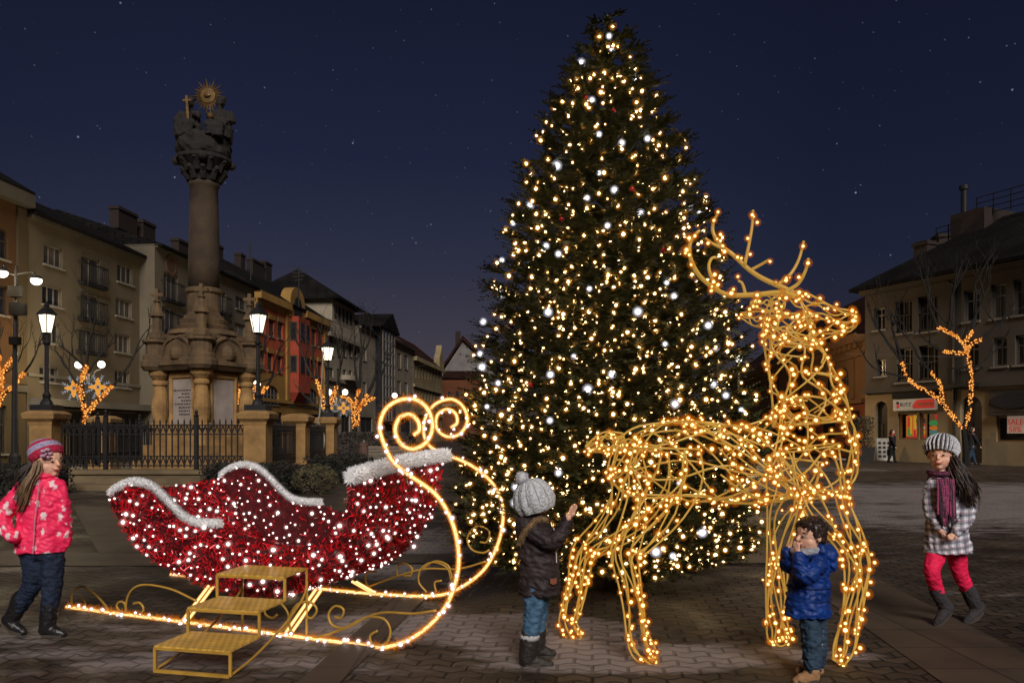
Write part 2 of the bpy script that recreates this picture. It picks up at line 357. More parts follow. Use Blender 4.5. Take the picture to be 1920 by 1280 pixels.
M_ROOF = tile_mat('dark roof tiles', (.012,.0105,.010), (.008,.0075,.0075)); M_ROOFR = tile_mat('brown red roof tiles', (.034,.014,.010), (.022,.010,.008))
M_CHIM = mat('sooty chimney brick', (.022,.013,.010), rough=.9, scale=6)
M_STONE_TRIM = stucco('pale cornice plaster', (.18,.155,.12)); M_SHOPTRIM = stucco('pale shop fascia', (.28,.25,.20))
XL = lambda Y: -25.1+.087*Y
LF = Facade(XL(30), 30, (.087,1))
# ---- old ochre house at the picture's edge
a, b = LF.s(-180), LF.s(49)
H = thing('ochre_house', 'ochre house with arched upper window, nearest of the left street row', 'building', (*LF.at(a),0), LF.rz, 'houses along the left street row')
Lh = b-a; mO = stucco('orange ochre plaster', (.17,.085,.035)); mO2 = stucco('pale ochre plaster', (.16,.115,.06))
f = Facade(*LF.at(a), LF.d)
hs = [f.rect(-8,16,428,485), f.rect(-8,14,535,590), f.rect(-70,-45,420,480), f.rect(-8,12,760,850), f.rect(-70,-40,540,600)]
ZX, ZZ = [f.s(18), f.s(36)], [3.2]
wall_mesh(0, Lh, 0, 12.2, hs, zone=lambda x, z: 1 if (x > f.s(36) or z < 3.2) else 0, arch=(0,2)).build('wall', [mO, mO2], H); ZX, ZZ = [], []
for i, h in enumerate(hs): window(H, h, cross=(.6,), fm=M_WFRD)
band_part(H, 'cornice', 0, Lh, 11.5, 12.1, .45, M_STONE_TRIM); band_part(H, 'string_course', 0, Lh, 3.2, 3.5, .14, M_STONE_TRIM); band_part(H, 'pilaster', f.s(30), f.s(47), 3.55, 11.4, .10, mO2)
body(H, 0, Lh, 9, 12.1, mO); roof(H, 0, Lh, 9, 12.2, 2.9, M_ROOF)
# ---- beige four-storey block
a, b = LF.s(50.5), LF.s(275); f = Facade(*LF.at(a), LF.d); Lh = b-a
mB = stucco('beige yellow plaster', (.235,.188,.125)); mBd = stucco('beige yellow plaster of the tall bay', (.245,.205,.150))
H = thing('apartment_building', 'long beige four-storey block with small balconies behind the lantern pillar', 'building', (*LF.at(a),0), LF.rz, 'houses along the left street row')
wins = [(82,118,461,499),(220,249,497,531),(79,116,537,573),(217,247,561,594),(79,112,605,643),(215,244,627,661),(74,109,687,716),(215,243,695,726)]
doors = [(152,188,482,537),(151,187,551,604),(148,184,617,664)]
shops = [(60,119,768,862),(131,204,770,862),(207,262,772,862)]
hs = [f.rect(*w) for w in wins]; ds = [f.rect(*w) for w in doors]; ss = [f.rect(*w) for w in shops]; ss = [(q[0], q[1], .25, q[3]) for q in ss]
wall_mesh(0, Lh, 0, 11.4, hs+ds+ss).build('wall', mB, H)
for i, h in enumerate(hs): window(H, h, div=(.36,.68), gm=M_GLASSL if i in (0,3,5) else M_GLASS)
for i, h in enumerate(ds): window(H, h, div=(.5,), gm=M_GLASSL, sill=False); railing(H, h[0]-.25, h[1]+.25, h[2]+.05, h[2]+1.05)
for h in ss: window(H, h, div=(.33,.66), cross=(.72,), fm=M_WFRD, gm=M_VOID, sill=False)
band_part(H, 'shop_fascia', f.s(54), f.s(272), 2.62, 2.95, .75, M_SHOPTRIM); band_part(H, 'string_course', 0, Lh, 3.95, 4.1, .10, M_SHOPTRIM); band_part(H, 'eaves', 0, Lh, 11.12, 11.38, .30, M_STONE_TRIM)
body(H, 0, Lh, 10, 11.4, mB); rf = roof(H, 0, Lh, 10, 11.41, 2.7, M_ROOF, ridge=5)
pass
# ---- tall plain bay with emblem
LF2 = LF.shift(.9); a, b = LF2.s(290), LF2.s(477); f = Facade(*LF2.at(a), LF2.d); Lh = b-a
H = thing('apartment_building', 'pale block with round emblem and narrow balconies standing behind the column', 'building', (*LF2.at(a),0), LF2.rz, 'houses along the left street row')
wins = [(442,462,558,581),(440,460,607,632),(440,458,662,690),(300,330,655,690)]; doors = [(307,334,514,566),(304,331,577,624),(408,424,547,588),(406,420,602,640),(302,328,640,650)][:4]; shops = [(300,345,772,852),(400,470,775,848)]
hs = [f.rect(*w) for w in wins]; ds = [f.rect(*w) for w in doors]; ss = [f.rect(*w) for w in shops]; ss = [(q[0], q[1], .2, q[3]) for q in ss]
wall_mesh(0, Lh, 0, 12.1, hs+ds+ss).build('wall', mBd, H)
for i, h in enumerate(hs): window(H, h, gm=M_GLASSL if i != 1 else M_SHOPTRIM)
for h in ds: window(H, h, div=(.33,.66), gm=M_GLASSL, sill=False); railing(H, h[0]-.3, h[1]+.3, h[2], h[2]+1.1)
for h in ss: window(H, h, div=(.5,), fm=M_WFRD, gm=M_VOID, sill=False)
em = MB(); cx, cz = f.s(320), f.z(320,497)
em.rings([[(cx+r*math.cos(t*PI/10), y, cz+r*math.sin(t*PI/10)) for t in range(20)] for r, y in ((.62,-.003),(.62,-.07),(.50,-.07),(.50,-.03))]); em.poly([(cx-.22,-.06,cz-.3),(cx+.22,-.06,cz-.3),(cx,-.06,cz+.36)])
em.build('round_emblem', mat('brown emblem', (.10,.055,.035)), H)
body(H, 0, Lh, 9, 12.1, mBd); band_part(H, 'eaves', 0, Lh, 11.9, 12.09, .18, M_STONE_TRIM)
rf = roof(H, 0, Lh, 9, 12.11, 2.1, M_ROOF, ridge=5.9); [chimney(rf, (y_-f.y)/f.d[1], 5, 14.2, t_, w_, .6) for y_, t_, w_ in ((50.4,15.6,2.1),(52.9,15.5,1.5),(57.6,15.4,1.6),(60.2,15.5,.7))]
# ---- red and ochre house with oriel
a, b = LF.s(478.5), LF.s(611); f = Facade(*LF.at(a), LF.d); Lh = b-a
mY = stucco('warm ochre plaster', (.62,.35,.10)); mRd = stucco('brick red plaster', (.92,.19,.09)); mRdO = stucco('dark red oriel plaster', (.62,.11,.06))
H = thing('red_house', 'red and ochre house with a dark red oriel, gable and arched ground windows', 'building', (*LF.at(a),0), LF.rz, 'houses along the left street row')
up = [(488,498,597,626),(504,514,600,631),(521,530,605,635),(571,579,615,645),(584,592,618,648),(597,605,621,651),(488,496,658,692),(502,511,663,694),(520,528,668,698),(569,577,673,704),(583,591,676,706),(596,603,679,708)]
ar = [(491,523,722,758),(538,554,727,760),(569,596,728,763)]; gr = [(490,530,772,840),(540,560,774,838),(568,600,776,836)]
hs = [f.rect(*w) for w in up]; as_ = [f.rect(*w) for w in ar]; gs = [f.rect(*w) for w in gr]; gs = [(q[0],q[1],.2,q[3]) for q in gs]
o0, o1 = f.s(541), f.s(563); zr0, zr1 = f.z(510,700), f.z(510,582)
ZX = [f.s(485), f.s(535), f.s(568), f.s(606)]; ZZ = [zr0, zr1]
wall_mesh(0, Lh, 0, 12.4, hs+as_+gs, zone=lambda x, z: 1 if zr0 < z < zr1 and (f.s(485) < x < f.s(535) or f.s(568) < x < f.s(606)) else 0, arch=(12,13,14)).build('wall', [mY, mRd], H); ZX, ZZ = [], []
for h in hs: window(H, h, cross=(.62,), fm=M_WFRD, gm=M_GLASSL if R(0,1) < .3 else M_GLASS)
for h in hs:
    m = MB(); m.box(h[0]-.15, h[1]+.15, -.1, -.003, h[3]+.04, h[3]+.42); m.build('window_hood', mY, H)
for h in as_: window(H, h, div=(.2,.4,.6,.8), cross=(.5,), fm=M_WFR, gm=M_GLASS, fw=.09)
for h in gs: window(H, h, fm=M_WFRD, gm=M_VOID, sill=False)
for x0, x1 in ((478.8,484.5),(535.3,541),(562.8,567.8),(606.3,610.8)):
    band_part(H, 'pilaster', f.s(x0), f.s(x1), 4.2, 12.0, .16, mY)
m = MB(); m.box(o0, o1, -.9, -.004, 4.9, 11.4); m.poly([(o0,-.9,4.9),(o1,-.9,4.9),(o1-.5,-.3,4.1),(o0+.5,-.3,4.1)]); m.poly([(o0,-.9,4.9),(o0+.5,-.3,4.1),(o0+.5,-.01,4.1),(o0,-.01,4.9)]); m.poly([(o1,-.9,4.9),(o1,-.01,4.9),(o1-.5,-.01,4.1),(o1-.5,-.3,4.1)])
orl = m.build('oriel', mRdO, H)
for z0, z1 in ((f.z(549,700), f.z(549,668)), (f.z(549,641), f.z(549,606))):
    for t0, t1 in ((.12,.5),(.64,.92)):
        m = MB(); m.box(o0+(o1-o0)*t0, o0+(o1-o0)*t1, -.935, -.903, z0, z1); w = m.build('window', M_WFRD, orl)
        q = MB(); q.box(o0+(o1-o0)*t0+.1, o0+(o1-o0)*t1-.1, -.95, -.938, z0+.1, z1-.1); q.build('pane', M_GLASS, w)
    m = MB()
    m.box(o0-.035, o0-.003, -.75, -.15, z0, z1); w = m.build('window', M_WFRD, orl); q = MB(); q.box(o0-.05, o0-.038, -.66, -.24, z0+.1, z1-.1); q.build('pane', M_GLASS, w)
m = MB(); gx0, gx1 = f.s(538), f.s(566); gm_ = (gx0+gx1)/2
n = 14; arc = [(gm_-(gx1-gx0)/2*math.cos(PI*t/n), 12.35+1.75*math.sin(PI*t/n)**.8) for t in range(n+1)]
m.rings([[(x, y, z) for x, z in arc]+[(gx1, y, 11.4), (gx0, y, 11.4)] for y in (-.3, .6)]); m.build('gable', mY, H)
m = MB(); m.rings([[(gm_-1.0*math.cos(PI*t/8), y, 12.1+1.2*math.sin(PI*t/8)) for t in range(9)]+[(gm_+1.0,y,11.6),(gm_-1.0,y,11.6)] for y in (-.35,-.303)]); m.build('gable_opening', M_VOID, H)
band_part(H, 'cornice', 0, gx0-.01, 11.8, 12.38, .5, mY); band_part(H, 'cornice', gx1+.01, Lh, 11.8, 12.38, .5, mY); band_part(H, 'string_course', 0, Lh, 3.9, 4.15, .2, mY)
body(H, 0, Lh, 10, 12.3, mY); rf = roof(H, 0, Lh, 10, 12.41, 3.6, M_ROOF, ridge=5, hip=1.2); [chimney(rf, (y_-f.y)/f.d[1], 5, 15.2, t_, w_, .6) for y_, t_, w_ in ((65.5,16.9,.8),(69.8,17.2,.9),(73.2,17.3,2.6),(75.6,17.7,1.4))]
# ---- cream house with attic
a, b = LF.s(611.5), LF.s(671.5); f = Facade(*LF.at(a), LF.d); Lh = b-a; mC = stucco('cream plaster', (.62,.53,.40)); mC2 = stucco('greyish cream plaster', (.50,.43,.33))
H = thing('cream_house', 'ornate cream house with a wide hipped attic roof and rounded bay', 'building', (*LF.at(a),0), LF.rz, 'houses along the left street row')
rows = [(632,666),(690,716)]; cols = [(618,625),(632,638),(643,649),(654,660),(664,669.5)]
hs = [f.rect(x0, x1, y0+(x0-618)*.12, y1+(x0-618)*.06) for y0, y1 in rows for x0, x1 in cols]; gs = [f.rect(616,632,775,830), f.rect(640,656,777,829), f.rect(660,669,778,828)]; gs = [(q[0],q[1],.2,q[3]) for q in gs]
wall_mesh(0, Lh, 0, 12.6, hs+gs).build('wall', mC, H)
for h in hs: window(H, h, cross=(.65,), fm=M_WFRD)
for h in gs: window(H, h, fm=M_WFRD, gm=M_VOID, sill=False)
m = MB(); b0, b1 = f.s(640), f.s(663); n = 10
m.rings([[((b0+b1)/2-(b1-b0)/2*math.cos(PI*t/n), -1.1*math.sin(PI*t/n)**.6-.004, z) for t in range(n+1)] for z in (7.0,7.5)]); m.build('balcony', mC, H)
band_part(H, 'cornice', 0, Lh, 11.0, 11.4, .5, mC2); band_part(H, 'string_course', 0, Lh, 6.6, 6.95, .3, mC2); band_part(H, 'parapet', 0, Lh, 11.41, 12.5, .2, mC)
at0, at1 = Lh*.28, Lh
m = MB(); m.box(at0, at1, .4, 8, 12.61, 15.2); att = m.build('attic', mC, H)
for i in range(5):
    x = at0+.7+i*(at1-at0-1.2)/5; m = MB(); m.box(x, x+.7, .37, .397, 13.3, 14.7); m.build('window', M_VOID, att)
body(H, 0, Lh, 9, 12.6, mC); roof(H, at0-.8, at1+.8, 9.5, 15.21, 3.6, M_ROOF, over=.6, ridge=5, hip=3.5)
m = MB(); m.add([(0,-.2,12.62),(at0,-.2,12.62),(at0,6,15),(0,6,15)], [(0,1,2,3)]); m.build('low_roof', M_ROOF, H)
# ---- modern house with glazed bay
a, b = LF.s(672), LF.s(774); f = Facade(*LF.at(a), LF.d); Lh = b-a; mE = stucco('grey beige plaster', (.52,.43,.32))
H = thing('townhouse', 'grey-beige townhouse with a tall glazed stair bay and skylights', 'building', (*LF.at(a),0), LF.rz, 'houses along the left street row')
ws = [(680,687,652,676),(680,687,716,738),(733,737.5,660,687),(745,752,662,691),(758,765,666,692),(733,737.5,712,738),(745,751.5,714,739),(758,764.5,717,741)]
hs = [f.rect(*w) for w in ws]; gs = [f.rect(676,698,782,828), f.rect(732,748,784,827), f.rect(752,770,784,826)]; gs = [(q[0],q[1],.2,q[3]) for q in gs]
wall_mesh(0, Lh, 0, 13.6, hs+gs).build('wall', mE, H)
for h in hs: window(H, h)
for h in gs: window(H, h, fm=M_WFRD, gm=M_VOID, sill=False)
g0, g1 = f.s(704), f.s(727); zt = f.z(715,620)
m = MB(); m.box(g0, g1, -.9, -.004, 3, zt); bay = m.build('glazed_bay', M_GLASS, H)
m = MB()
for i in range(5): x = g0+(g1-g0)*i/4; m.box(x-.14, x+.14, -.98, -.903, 3, zt)
for i in range(9): z = 3+(zt-3)*i/8; m.box(g0+.15, g1-.15, -.96, -.905, z-.12, z+.12)
m.build('glazing_bars', M_WFR, bay)
m = MB(); m.rings([[(x, y, z) for x, z in ((g0-1.5,zt),(g1+2.0,zt),((g0+g1)/2+1,zt+2.3))] for y in (-1.2,6)]); m.build('bay_roof', M_ROOF, H)
band_part(H, 'eaves', 0, g0-.05, 13.3, 13.58, .3, mE); band_part(H, 'eaves', g1+.05, Lh, 13.3, 13.58, .3, mE)
body(H, 0, Lh, 9, 13.6, mE); rf = roof(H, 0, Lh, 9, 13.61, 3.2, M_ROOF, ridge=5); chimney(rf, Lh*.75, 5, 16.3, 18.3, 1.2, .7)
for t in (.66,.78):
    m = MB(); x = Lh*t; m.add([(x,.6,14.53),(x+2.2,.6,14.53),(x+2.2,2.2,15.5),(x,2.2,15.5)], [(0,1,2,3)]); m.build('skylight', M_WFR, rf)
# ---- arcaded town hall side
a, b = LF.s(774.5), LF.s(829); f = Facade(*LF.at(a), LF.d); Lh = b-a; mF = stucco('yellow grey plaster', (.52,.40,.22))
H = thing('arcaded_building', 'long yellowish building with rows of narrow windows and a small end gable', 'building', (*LF.at(a),0), LF.rz, 'houses along the left street row')
hs = []
for y0, y1, k in ((688,708,.10),(732,752,.05),(768,790,.02)):
    for i in range(9):
        x = 777.5+i*5.6; hs.append(f.rect(x, x+2.9, y0+(x-777)*k, y1+(x-777)*k))
wall_mesh(0, Lh, 0, 13.0, hs, arch=tuple(range(27))).build('wall', mF, H)
for h in hs: window(H, h, fm=M_WFRD, sill=False)
band_part(H, 'cornice', 0, Lh, 12.3, 12.95, .6, mF); band_part(H, 'string_course', 0, Lh, 4.2, 4.6, .3, mF); band_part(H, 'string_course', 0, Lh, 8.4, 8.8, .3, mF)
body(H, 0, Lh, 9, 13, mF); rf = roof(H, 0, Lh, 9, 13.01, 4.4, M_ROOFR, ridge=5)
m = MB(); x0, x1 = f.s(820), f.s(828.5); m.rings([[(x, y, z) for x, z in ((x0,13),(x1,13),(x1,14.6),((x0+x1)/2+1,15.6),((x0+x1)/2,17.0),((x0+x1)/2-1,15.6),(x0,14.6))] for y in (-.4,.6)]); m.build('gable', mF, H)
# ---- houses closing the street
H = thing('white_gable_house', 'white gabled house closing the far end of the street beside the big fir', 'building', (-14,168,0), 0, 'houses closing the street')
q = [P(827,702,168), P(868,640,168), P(930,700,168)]
m = MB(); z0 = q[0].z; m.rings([[(x+14, y, z) for x, z in ((q[0].x,0),(q[2].x,0),(q[2].x,z0),(q[1].x,q[1].z),(q[0].x,z0))] for y in (0,14)]); m.build('wall', stucco('white plaster', (.34,.31,.30)), H)
m = MB(); m.rings([[(x+14, y, z) for x, z in ((q[0].x-.6,z0-.2),(q[1].x,q[1].z+.25),(q[2].x+.6,z0-.2),(q[2].x+.6,z0+.5),(q[1].x,q[1].z+1.2),(q[0].x-.6,z0+.5))] for y in (-.7,14.5)]); rf = m.build('roof', M_ROOFR, H)
m = MB(); cx = P(857,640,168).x+14; m.box(cx-.5, cx+.5, 2, 3.2, 18, 23.2); m.build('chimney', M_CHIM, rf)
H = thing('brick_house', 'low brick red house below the white gable at the street end', 'building', (-19,150,0), 0, 'houses closing the street')
m = MB(); xa, xb = P(829,740,150).x+19, P(905,740,150).x+19; zt = P(829,708,150).z; z2 = P(829,757,150).z
hs = [(xa+1+i*1.5, xa+1.7+i*1.5, z2+.5, z2+2.3) for i in range(4)]
wall_mesh(xa, xb, 0, zt, hs).build('wall', stucco('brick plaster', (.24,.085,.04)), H)
for h in hs: window(H, h, fm=M_WFRD, sill=False)
band_part(H, 'string_course', xa, xb, z2-.5, z2, .5, mF); body(H, xa, xb, 8, zt, mF); roof(H, xa, xb, 8, zt+.01, 1.6, M_ROOFR)
# ================================================================ right hand side of the square
RFc = Facade(17.736, 40, (.425,-.905)); a, b = 0.0, 13.0; f = RFc
mW = stucco('grey beige plaster of the corner shop', (.175,.148,.118)); mW2 = stucco('shop floor plaster with lit tint', (.66,.50,.29))  # shop floor plaster paler and warmer: lamplight put into its colour
H = thing('corner_shop_building', 'three-storey grey-beige building with lit shop windows under a dark hipped roof', 'building', (*f.at(0),0), f.rz)
wins = [(1639,1659,577,618),(1807,1836,543,602),(1858,1886,532,596),(1900,1926,523,590),(1944,1975,512,586),(1642,1661,673,705),(1808,1835,636,690),(1862,1888,632,686),(1903,1928,628,683),(1946,1976,622,682)]
logs = [(1679,1710,563,624),(1721,1758,554,621),(1681,1711,653,716),(1722,1759,647,713)]
hs = [f.rect(*w) for w in wins]; ls = [f.rect(*w) for w in logs]
door = [f.rect(1640,1664,752,858), f.rect(1800,1841,742,866)]; door = [(q[0],q[1],.06,q[3]) for q in door]
shop = [f.rect(1684,1719,774,823), f.rect(1723.5,1758,773,824), f.rect(1868,1960,779,828)]
zc = f.z(1760,727); ZZ = [zc]
wall_mesh(0, 13, 0, 8.56, hs+ls+door+shop, zone=lambda x, z: 1 if z < zc else 0, arch=(14,15), depth=.3).build('wall', [mW, mW2], H); ZZ = []
for h in hs: window(H, h, cross=(.66,), fm=M_WFR, gm=M_GLASSL if R(0,1) < .25 else M_GLASS, depth=.22)
for h in ls:
    window(H, h, div=(.33,.66), fm=M_WFRD, gm=M_VOID, depth=.27); railing(H, h[0]+.03, h[1]-.03, h[2]+.05, h[2]+.85, y=.10)
def leaf_door(h, m):
    q = MB(); x0, x1, z0, z1 = h; r = (x1-x0)/2; zs = z1-r
    q.box(x0+.02, x1-.02, .24, .30, z0, z1-.02); d = q.build('door', m, H)
    k = MB()
    for t0, t1 in ((.1,.45),(.55,.9)):
        for u0, u1 in ((.06,.28),(.34,.62)): k.box(x0+(x1-x0)*t0, x0+(x1-x0)*t1, .215, .238, z0+(z1-z0)*u0, z0+(z1-z0)*u1)
    k.build('door_panel', m, d); k = MB(); k.sphere(((x0+x1)/2+.08,.2,z0+1.0), .05); k.build('handle', M_IRON, d)
M_DOOR = mat('dark brown door', (.035,.024,.018), rough=.5)
for h in door: leaf_door(h, M_DOOR)
def goods(parent, h, items):
    for u0, u1, v0, v1, c, k in items:
        m = MB(); x0, x1 = h[0]+(h[1]-h[0])*u0, h[0]+(h[1]-h[0])*u1; z0, z1 = h[2]+(h[3]-h[2])*v0, h[2]+(h[3]-h[2])*v1
        m.sphere(((x0+x1)/2,.55,(z0+z1)/2), ((x1-x0)/2*1.05,.12,(z1-z0)/2*1.05)) if k == 'pillow' else m.box(x0, x1, .45, .65, z0, z1)
        m.build('shop_display', c, parent, smooth=k == 'pillow')
LIT = {}
def lit(col, s=.8):        # display light put into the colours as their own glow, no lamps inside
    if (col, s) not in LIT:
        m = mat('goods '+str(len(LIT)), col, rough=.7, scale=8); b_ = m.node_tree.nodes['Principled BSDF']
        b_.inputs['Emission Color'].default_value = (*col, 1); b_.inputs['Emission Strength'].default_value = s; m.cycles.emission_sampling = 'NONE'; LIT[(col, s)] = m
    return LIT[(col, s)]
red, org, yel, grn, wht, dk, pnk, tea = (.55,.03,.03), (.6,.16,.02), (.6,.36,.03), (.05,.26,.07), (.4,.38,.32), (.06,.03,.03), (.5,.05,.12), (.06,.2,.2)
M_SHOPWOOD = mat('varnished shop window wood', (.22,.115,.035), rough=.45, stretch=(1,1,6))
for h in shop[:2]:
    w = window(H, h, div=(), fm=M_SHOPWOOD, gm=shell('clear shop pane', (.1,.08,.05), .05, .12), sill=False, depth=.12, fw=.06)
    m = MB(); m.box(h[0]-.0, h[1]+.0, .70, .72, h[2], h[3]); m.build('back_panel', lit((.30,.15,.06), .35), H)
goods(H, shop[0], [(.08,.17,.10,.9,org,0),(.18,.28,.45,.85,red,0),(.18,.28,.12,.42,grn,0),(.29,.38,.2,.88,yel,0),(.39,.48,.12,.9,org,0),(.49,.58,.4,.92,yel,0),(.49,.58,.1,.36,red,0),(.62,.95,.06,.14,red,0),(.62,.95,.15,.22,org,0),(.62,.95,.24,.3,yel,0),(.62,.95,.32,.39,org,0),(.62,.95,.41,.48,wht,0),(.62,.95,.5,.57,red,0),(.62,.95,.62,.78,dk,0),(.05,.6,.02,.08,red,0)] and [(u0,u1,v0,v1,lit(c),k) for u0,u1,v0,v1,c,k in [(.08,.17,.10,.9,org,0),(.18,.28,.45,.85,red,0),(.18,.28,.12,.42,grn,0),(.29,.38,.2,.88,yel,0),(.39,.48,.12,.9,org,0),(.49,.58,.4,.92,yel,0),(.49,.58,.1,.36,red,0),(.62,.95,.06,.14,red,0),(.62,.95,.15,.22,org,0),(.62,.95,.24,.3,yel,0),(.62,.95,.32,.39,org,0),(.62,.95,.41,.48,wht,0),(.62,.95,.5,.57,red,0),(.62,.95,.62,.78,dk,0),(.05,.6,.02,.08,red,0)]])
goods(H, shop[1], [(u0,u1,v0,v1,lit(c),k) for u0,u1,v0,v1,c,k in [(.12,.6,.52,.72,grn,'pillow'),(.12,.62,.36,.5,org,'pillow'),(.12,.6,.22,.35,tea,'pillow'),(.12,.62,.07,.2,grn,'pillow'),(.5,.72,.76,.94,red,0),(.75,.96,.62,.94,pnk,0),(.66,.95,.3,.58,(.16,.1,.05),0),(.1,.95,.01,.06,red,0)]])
h = shop[2]; window(H, h, div=(.62,), fm=M_SHOPWOOD, gm=M_VOID, sill=False, depth=.16)
def text_mesh(body, size, mt, parent, x, y, z, name='lettering', align='CENTER'):
    c = bpy.data.curves.new('t', 'FONT'); c.body = body; c.size = size; c.extrude = .008; c.align_x = align; c.resolution_u = 2
    o = bpy.data.objects.new('t', c); COL.objects.link(o); dg = bpy.context.evaluated_depsgraph_get(); me = bpy.data.meshes.new_from_object(o.evaluated_get(dg))
    bpy.data.objects.remove(o); me.materials.clear(); me.materials.append(mt)
    t = bpy.data.objects.new(name, me); COL.objects.link(t); t.parent = parent; t.location = (x, y, z); t.rotation_euler = (PI/2,0,0); return t
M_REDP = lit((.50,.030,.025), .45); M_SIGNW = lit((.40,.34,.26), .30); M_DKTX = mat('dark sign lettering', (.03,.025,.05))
# poster in the right shop window
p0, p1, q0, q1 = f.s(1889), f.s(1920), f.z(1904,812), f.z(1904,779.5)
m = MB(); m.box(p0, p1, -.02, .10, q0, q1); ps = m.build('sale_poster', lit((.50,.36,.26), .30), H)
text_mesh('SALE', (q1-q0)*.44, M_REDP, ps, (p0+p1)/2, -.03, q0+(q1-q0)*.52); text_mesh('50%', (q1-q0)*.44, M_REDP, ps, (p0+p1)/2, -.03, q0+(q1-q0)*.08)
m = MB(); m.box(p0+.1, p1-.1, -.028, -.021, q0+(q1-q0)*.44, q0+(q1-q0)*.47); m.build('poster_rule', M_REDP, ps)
# shop sign: white left part with a red drop and dark lettering, red right part with small pale marks
s0, s1, z0, z1 = f.s(1679), f.s(1758), f.z(1718,769), f.z(1718,747.5); sx = lambda t: s0+(s1-s0)*t; sz = lambda t: z0+(z1-z0)*t
m = MB(); m.box(s0, s1, -.16, -.003, z0, z1); sg = m.build('shop_sign', M_SIGNW, H)
m = MB(); m.rings([[(x, y, z) for x, z in ((sx(.47),sz(.42)),(sx(.50),sz(.16)),(sx(.985),sz(.16)),(sx(.985),sz(.94)),(sx(.58),sz(.90)),(sx(.53),sz(.72)))] for y in (-.175,-.162)]); m.build('red_field', M_REDP, sg)
text_mesh('RUTZ', (z1-z0)*.44, M_DKTX, sg, sx(.305), -.165, sz(.38))
m = MB(); m.sphere((sx(.12),-.17,sz(.40)), ((s1-s0)*.034,.02,(z1-z0)*.2)); m.build('red_emblem', M_REDP, sg, smooth=True); m = MB(); m.sphere((sx(.115),-.165,sz(.68)), ((s1-s0)*.042,.02,(z1-z0)*.13)); m.build('dark_emblem', M_DKTX, sg, smooth=True)
m = MB()
for i in range(11): m.box(sx(.60+i*.033), sx(.60+i*.033+.022), -.185, -.1765, sz(.42), sz(.62))
m.build('faded_lettering', mat('faded sign lettering', (.45,.22,.10)), sg)
band_part(H, 'dark_blind_box', f.s(1678), f.s(1759), f.z(1718,746), f.z(1718,736), .2, M_VOID); band_part(H, 'string_course', 0, 13, zc-.08, zc+.12, .22, mW)
m = MB(); c0, c1, d0, d1 = f.s(1867), f.s(1990), f.z(1904,771), f.z(1904,729); m.box(c0-.25, c1, -.10, -.003, d0, d1); m.build('shop_fascia', mW, H)
m = MB(); cx, cz = f.s(1905), (d0+d1)/2; m.rings([[(cx+1.0*math.cos(t*PI/14), y, cz+.33*math.sin(t*PI/14)) for t in range(28)] for y in (-.16,-.103)]); m.build('oval_sign', mat('dark oval sign', (.015,.014,.018)), H)
band_part(H, 'awning_bar', f.s(1860), 13, f.z(1904,778.5), f.z(1904,773), .3, M_DOOR)
band_part(H, 'eaves', 0, 13, 8.2, 8.5, .45, mW)
m = MB(); x = f.s(1791); m.tube([(x,-.08,.1),(x,-.08,8.0),(x-.3,-.3,8.3)], .06); m.build('drainpipe', M_IRON, H)
x = f.s(1782); m = MB(); 
railing(H, f.s(1800), f.s(1842), f.z(1821,722), f.z(1821,690), y=-.8)
body(H, 0, 13, 9, 8.5, mW); rf = roof(H, -.4, 13, 11, 8.57, 3.6, M_ROOF, ridge=6, hip=3.0, over=.7)
chimney(rf, .6, 3.6, 9.5, 11.2, .8, .7)
m = MB(); m.box(1.3, 3.1, 4.6, 7, 11.0, 12.5); m.build('roof_hut', M_CHIM, rf)
m = MB(); m.tube([(1.75,5,12.4),(1.75,5,13.9)], .14, n=8); m.tube([(1.75,5,13.75),(1.75,5,13.95)], .22, n=8); m.build('flue_pipe', M_IRON, rf)
def roof_rail(x0, x1, y, z):
    m = MB()
    for k in range(4): m.bar((x0,y,z+.1+k*.3),(x1,y,z+.1+k*.3),.035)
    n = max(2, int((x1-x0)/.8))
    for i in range(n+1): x = x0+(x1-x0)*i/n; m.bar((x,y,z),(x,y,z+1.02),.04)
    m.build('roof_railing', M_IRON, rf)
roof_rail(2.3, 7.5, 5.2, 12.2); roof_rail(.2, 1.6, 5.0, 11.15)
for t in range(3):
    m = MB(); x = .9+t*1.5; m.add([(x,1.0+t*.25,9.42+t*.13),(x+1.1,1.1+t*.25,9.47+t*.13),(x+1.3,1.35+t*.25,9.62+t*.13),(x+.3,1.25+t*.25,9.56+t*.13)], [(0,1,2,3)]); m.build('snow_streak', mat('old roof snow', (.3,.3,.32)), rf)
# ---- orange palazzo between the fir and the corner shop
f = Facade(22.96, 83.6, (-.0864,-1)); Lh = f.s(1621.5)
mP = stucco('faded orange plaster', (.60,.34,.17)); mP2 = stucco('reddish base plaster', (.60,.20,.11))
H = thing('orange_palazzo', 'low orange palazzo with arched windows and dark red roof beside the corner shop', 'building', (*f.at(0),0), f.rz)
aw = [(1576,1591,688,742),(1547,1559,693,744),(1520,1531,698,746),(1496,1506,702,748),(1474,1483,706,749),(1454,1462,709,750),(1436,1443,712,751),(1419,1425,714,752),(1403,1409,716,753)]; gw = [(1596,1612,770,815),(1540,1566,765,838),(1488,1510,768,833),(1446,1462,770,830),(1410,1424,772,828)]
hs = [f.rect(*w) for w in aw]; gs = [f.rect(*w) for w in gw]; zt = 7.0; zb = f.z(1590,755); ZZ = [zb]
wall_mesh(0, Lh, 0, zt, hs+gs, zone=lambda x, z: 1 if z < zb else 0, arch=tuple(range(len(hs)))).build('wall', [mP, mP2], H); ZZ = []
for h in hs: window(H, h, cross=(.6,), fm=M_WFR)
for h in gs: window(H, h, fm=M_WFRD, gm=M_VOID)
m = MB(); m.box(0, Lh, -.5, -.003, zt-.55, zt-.05)
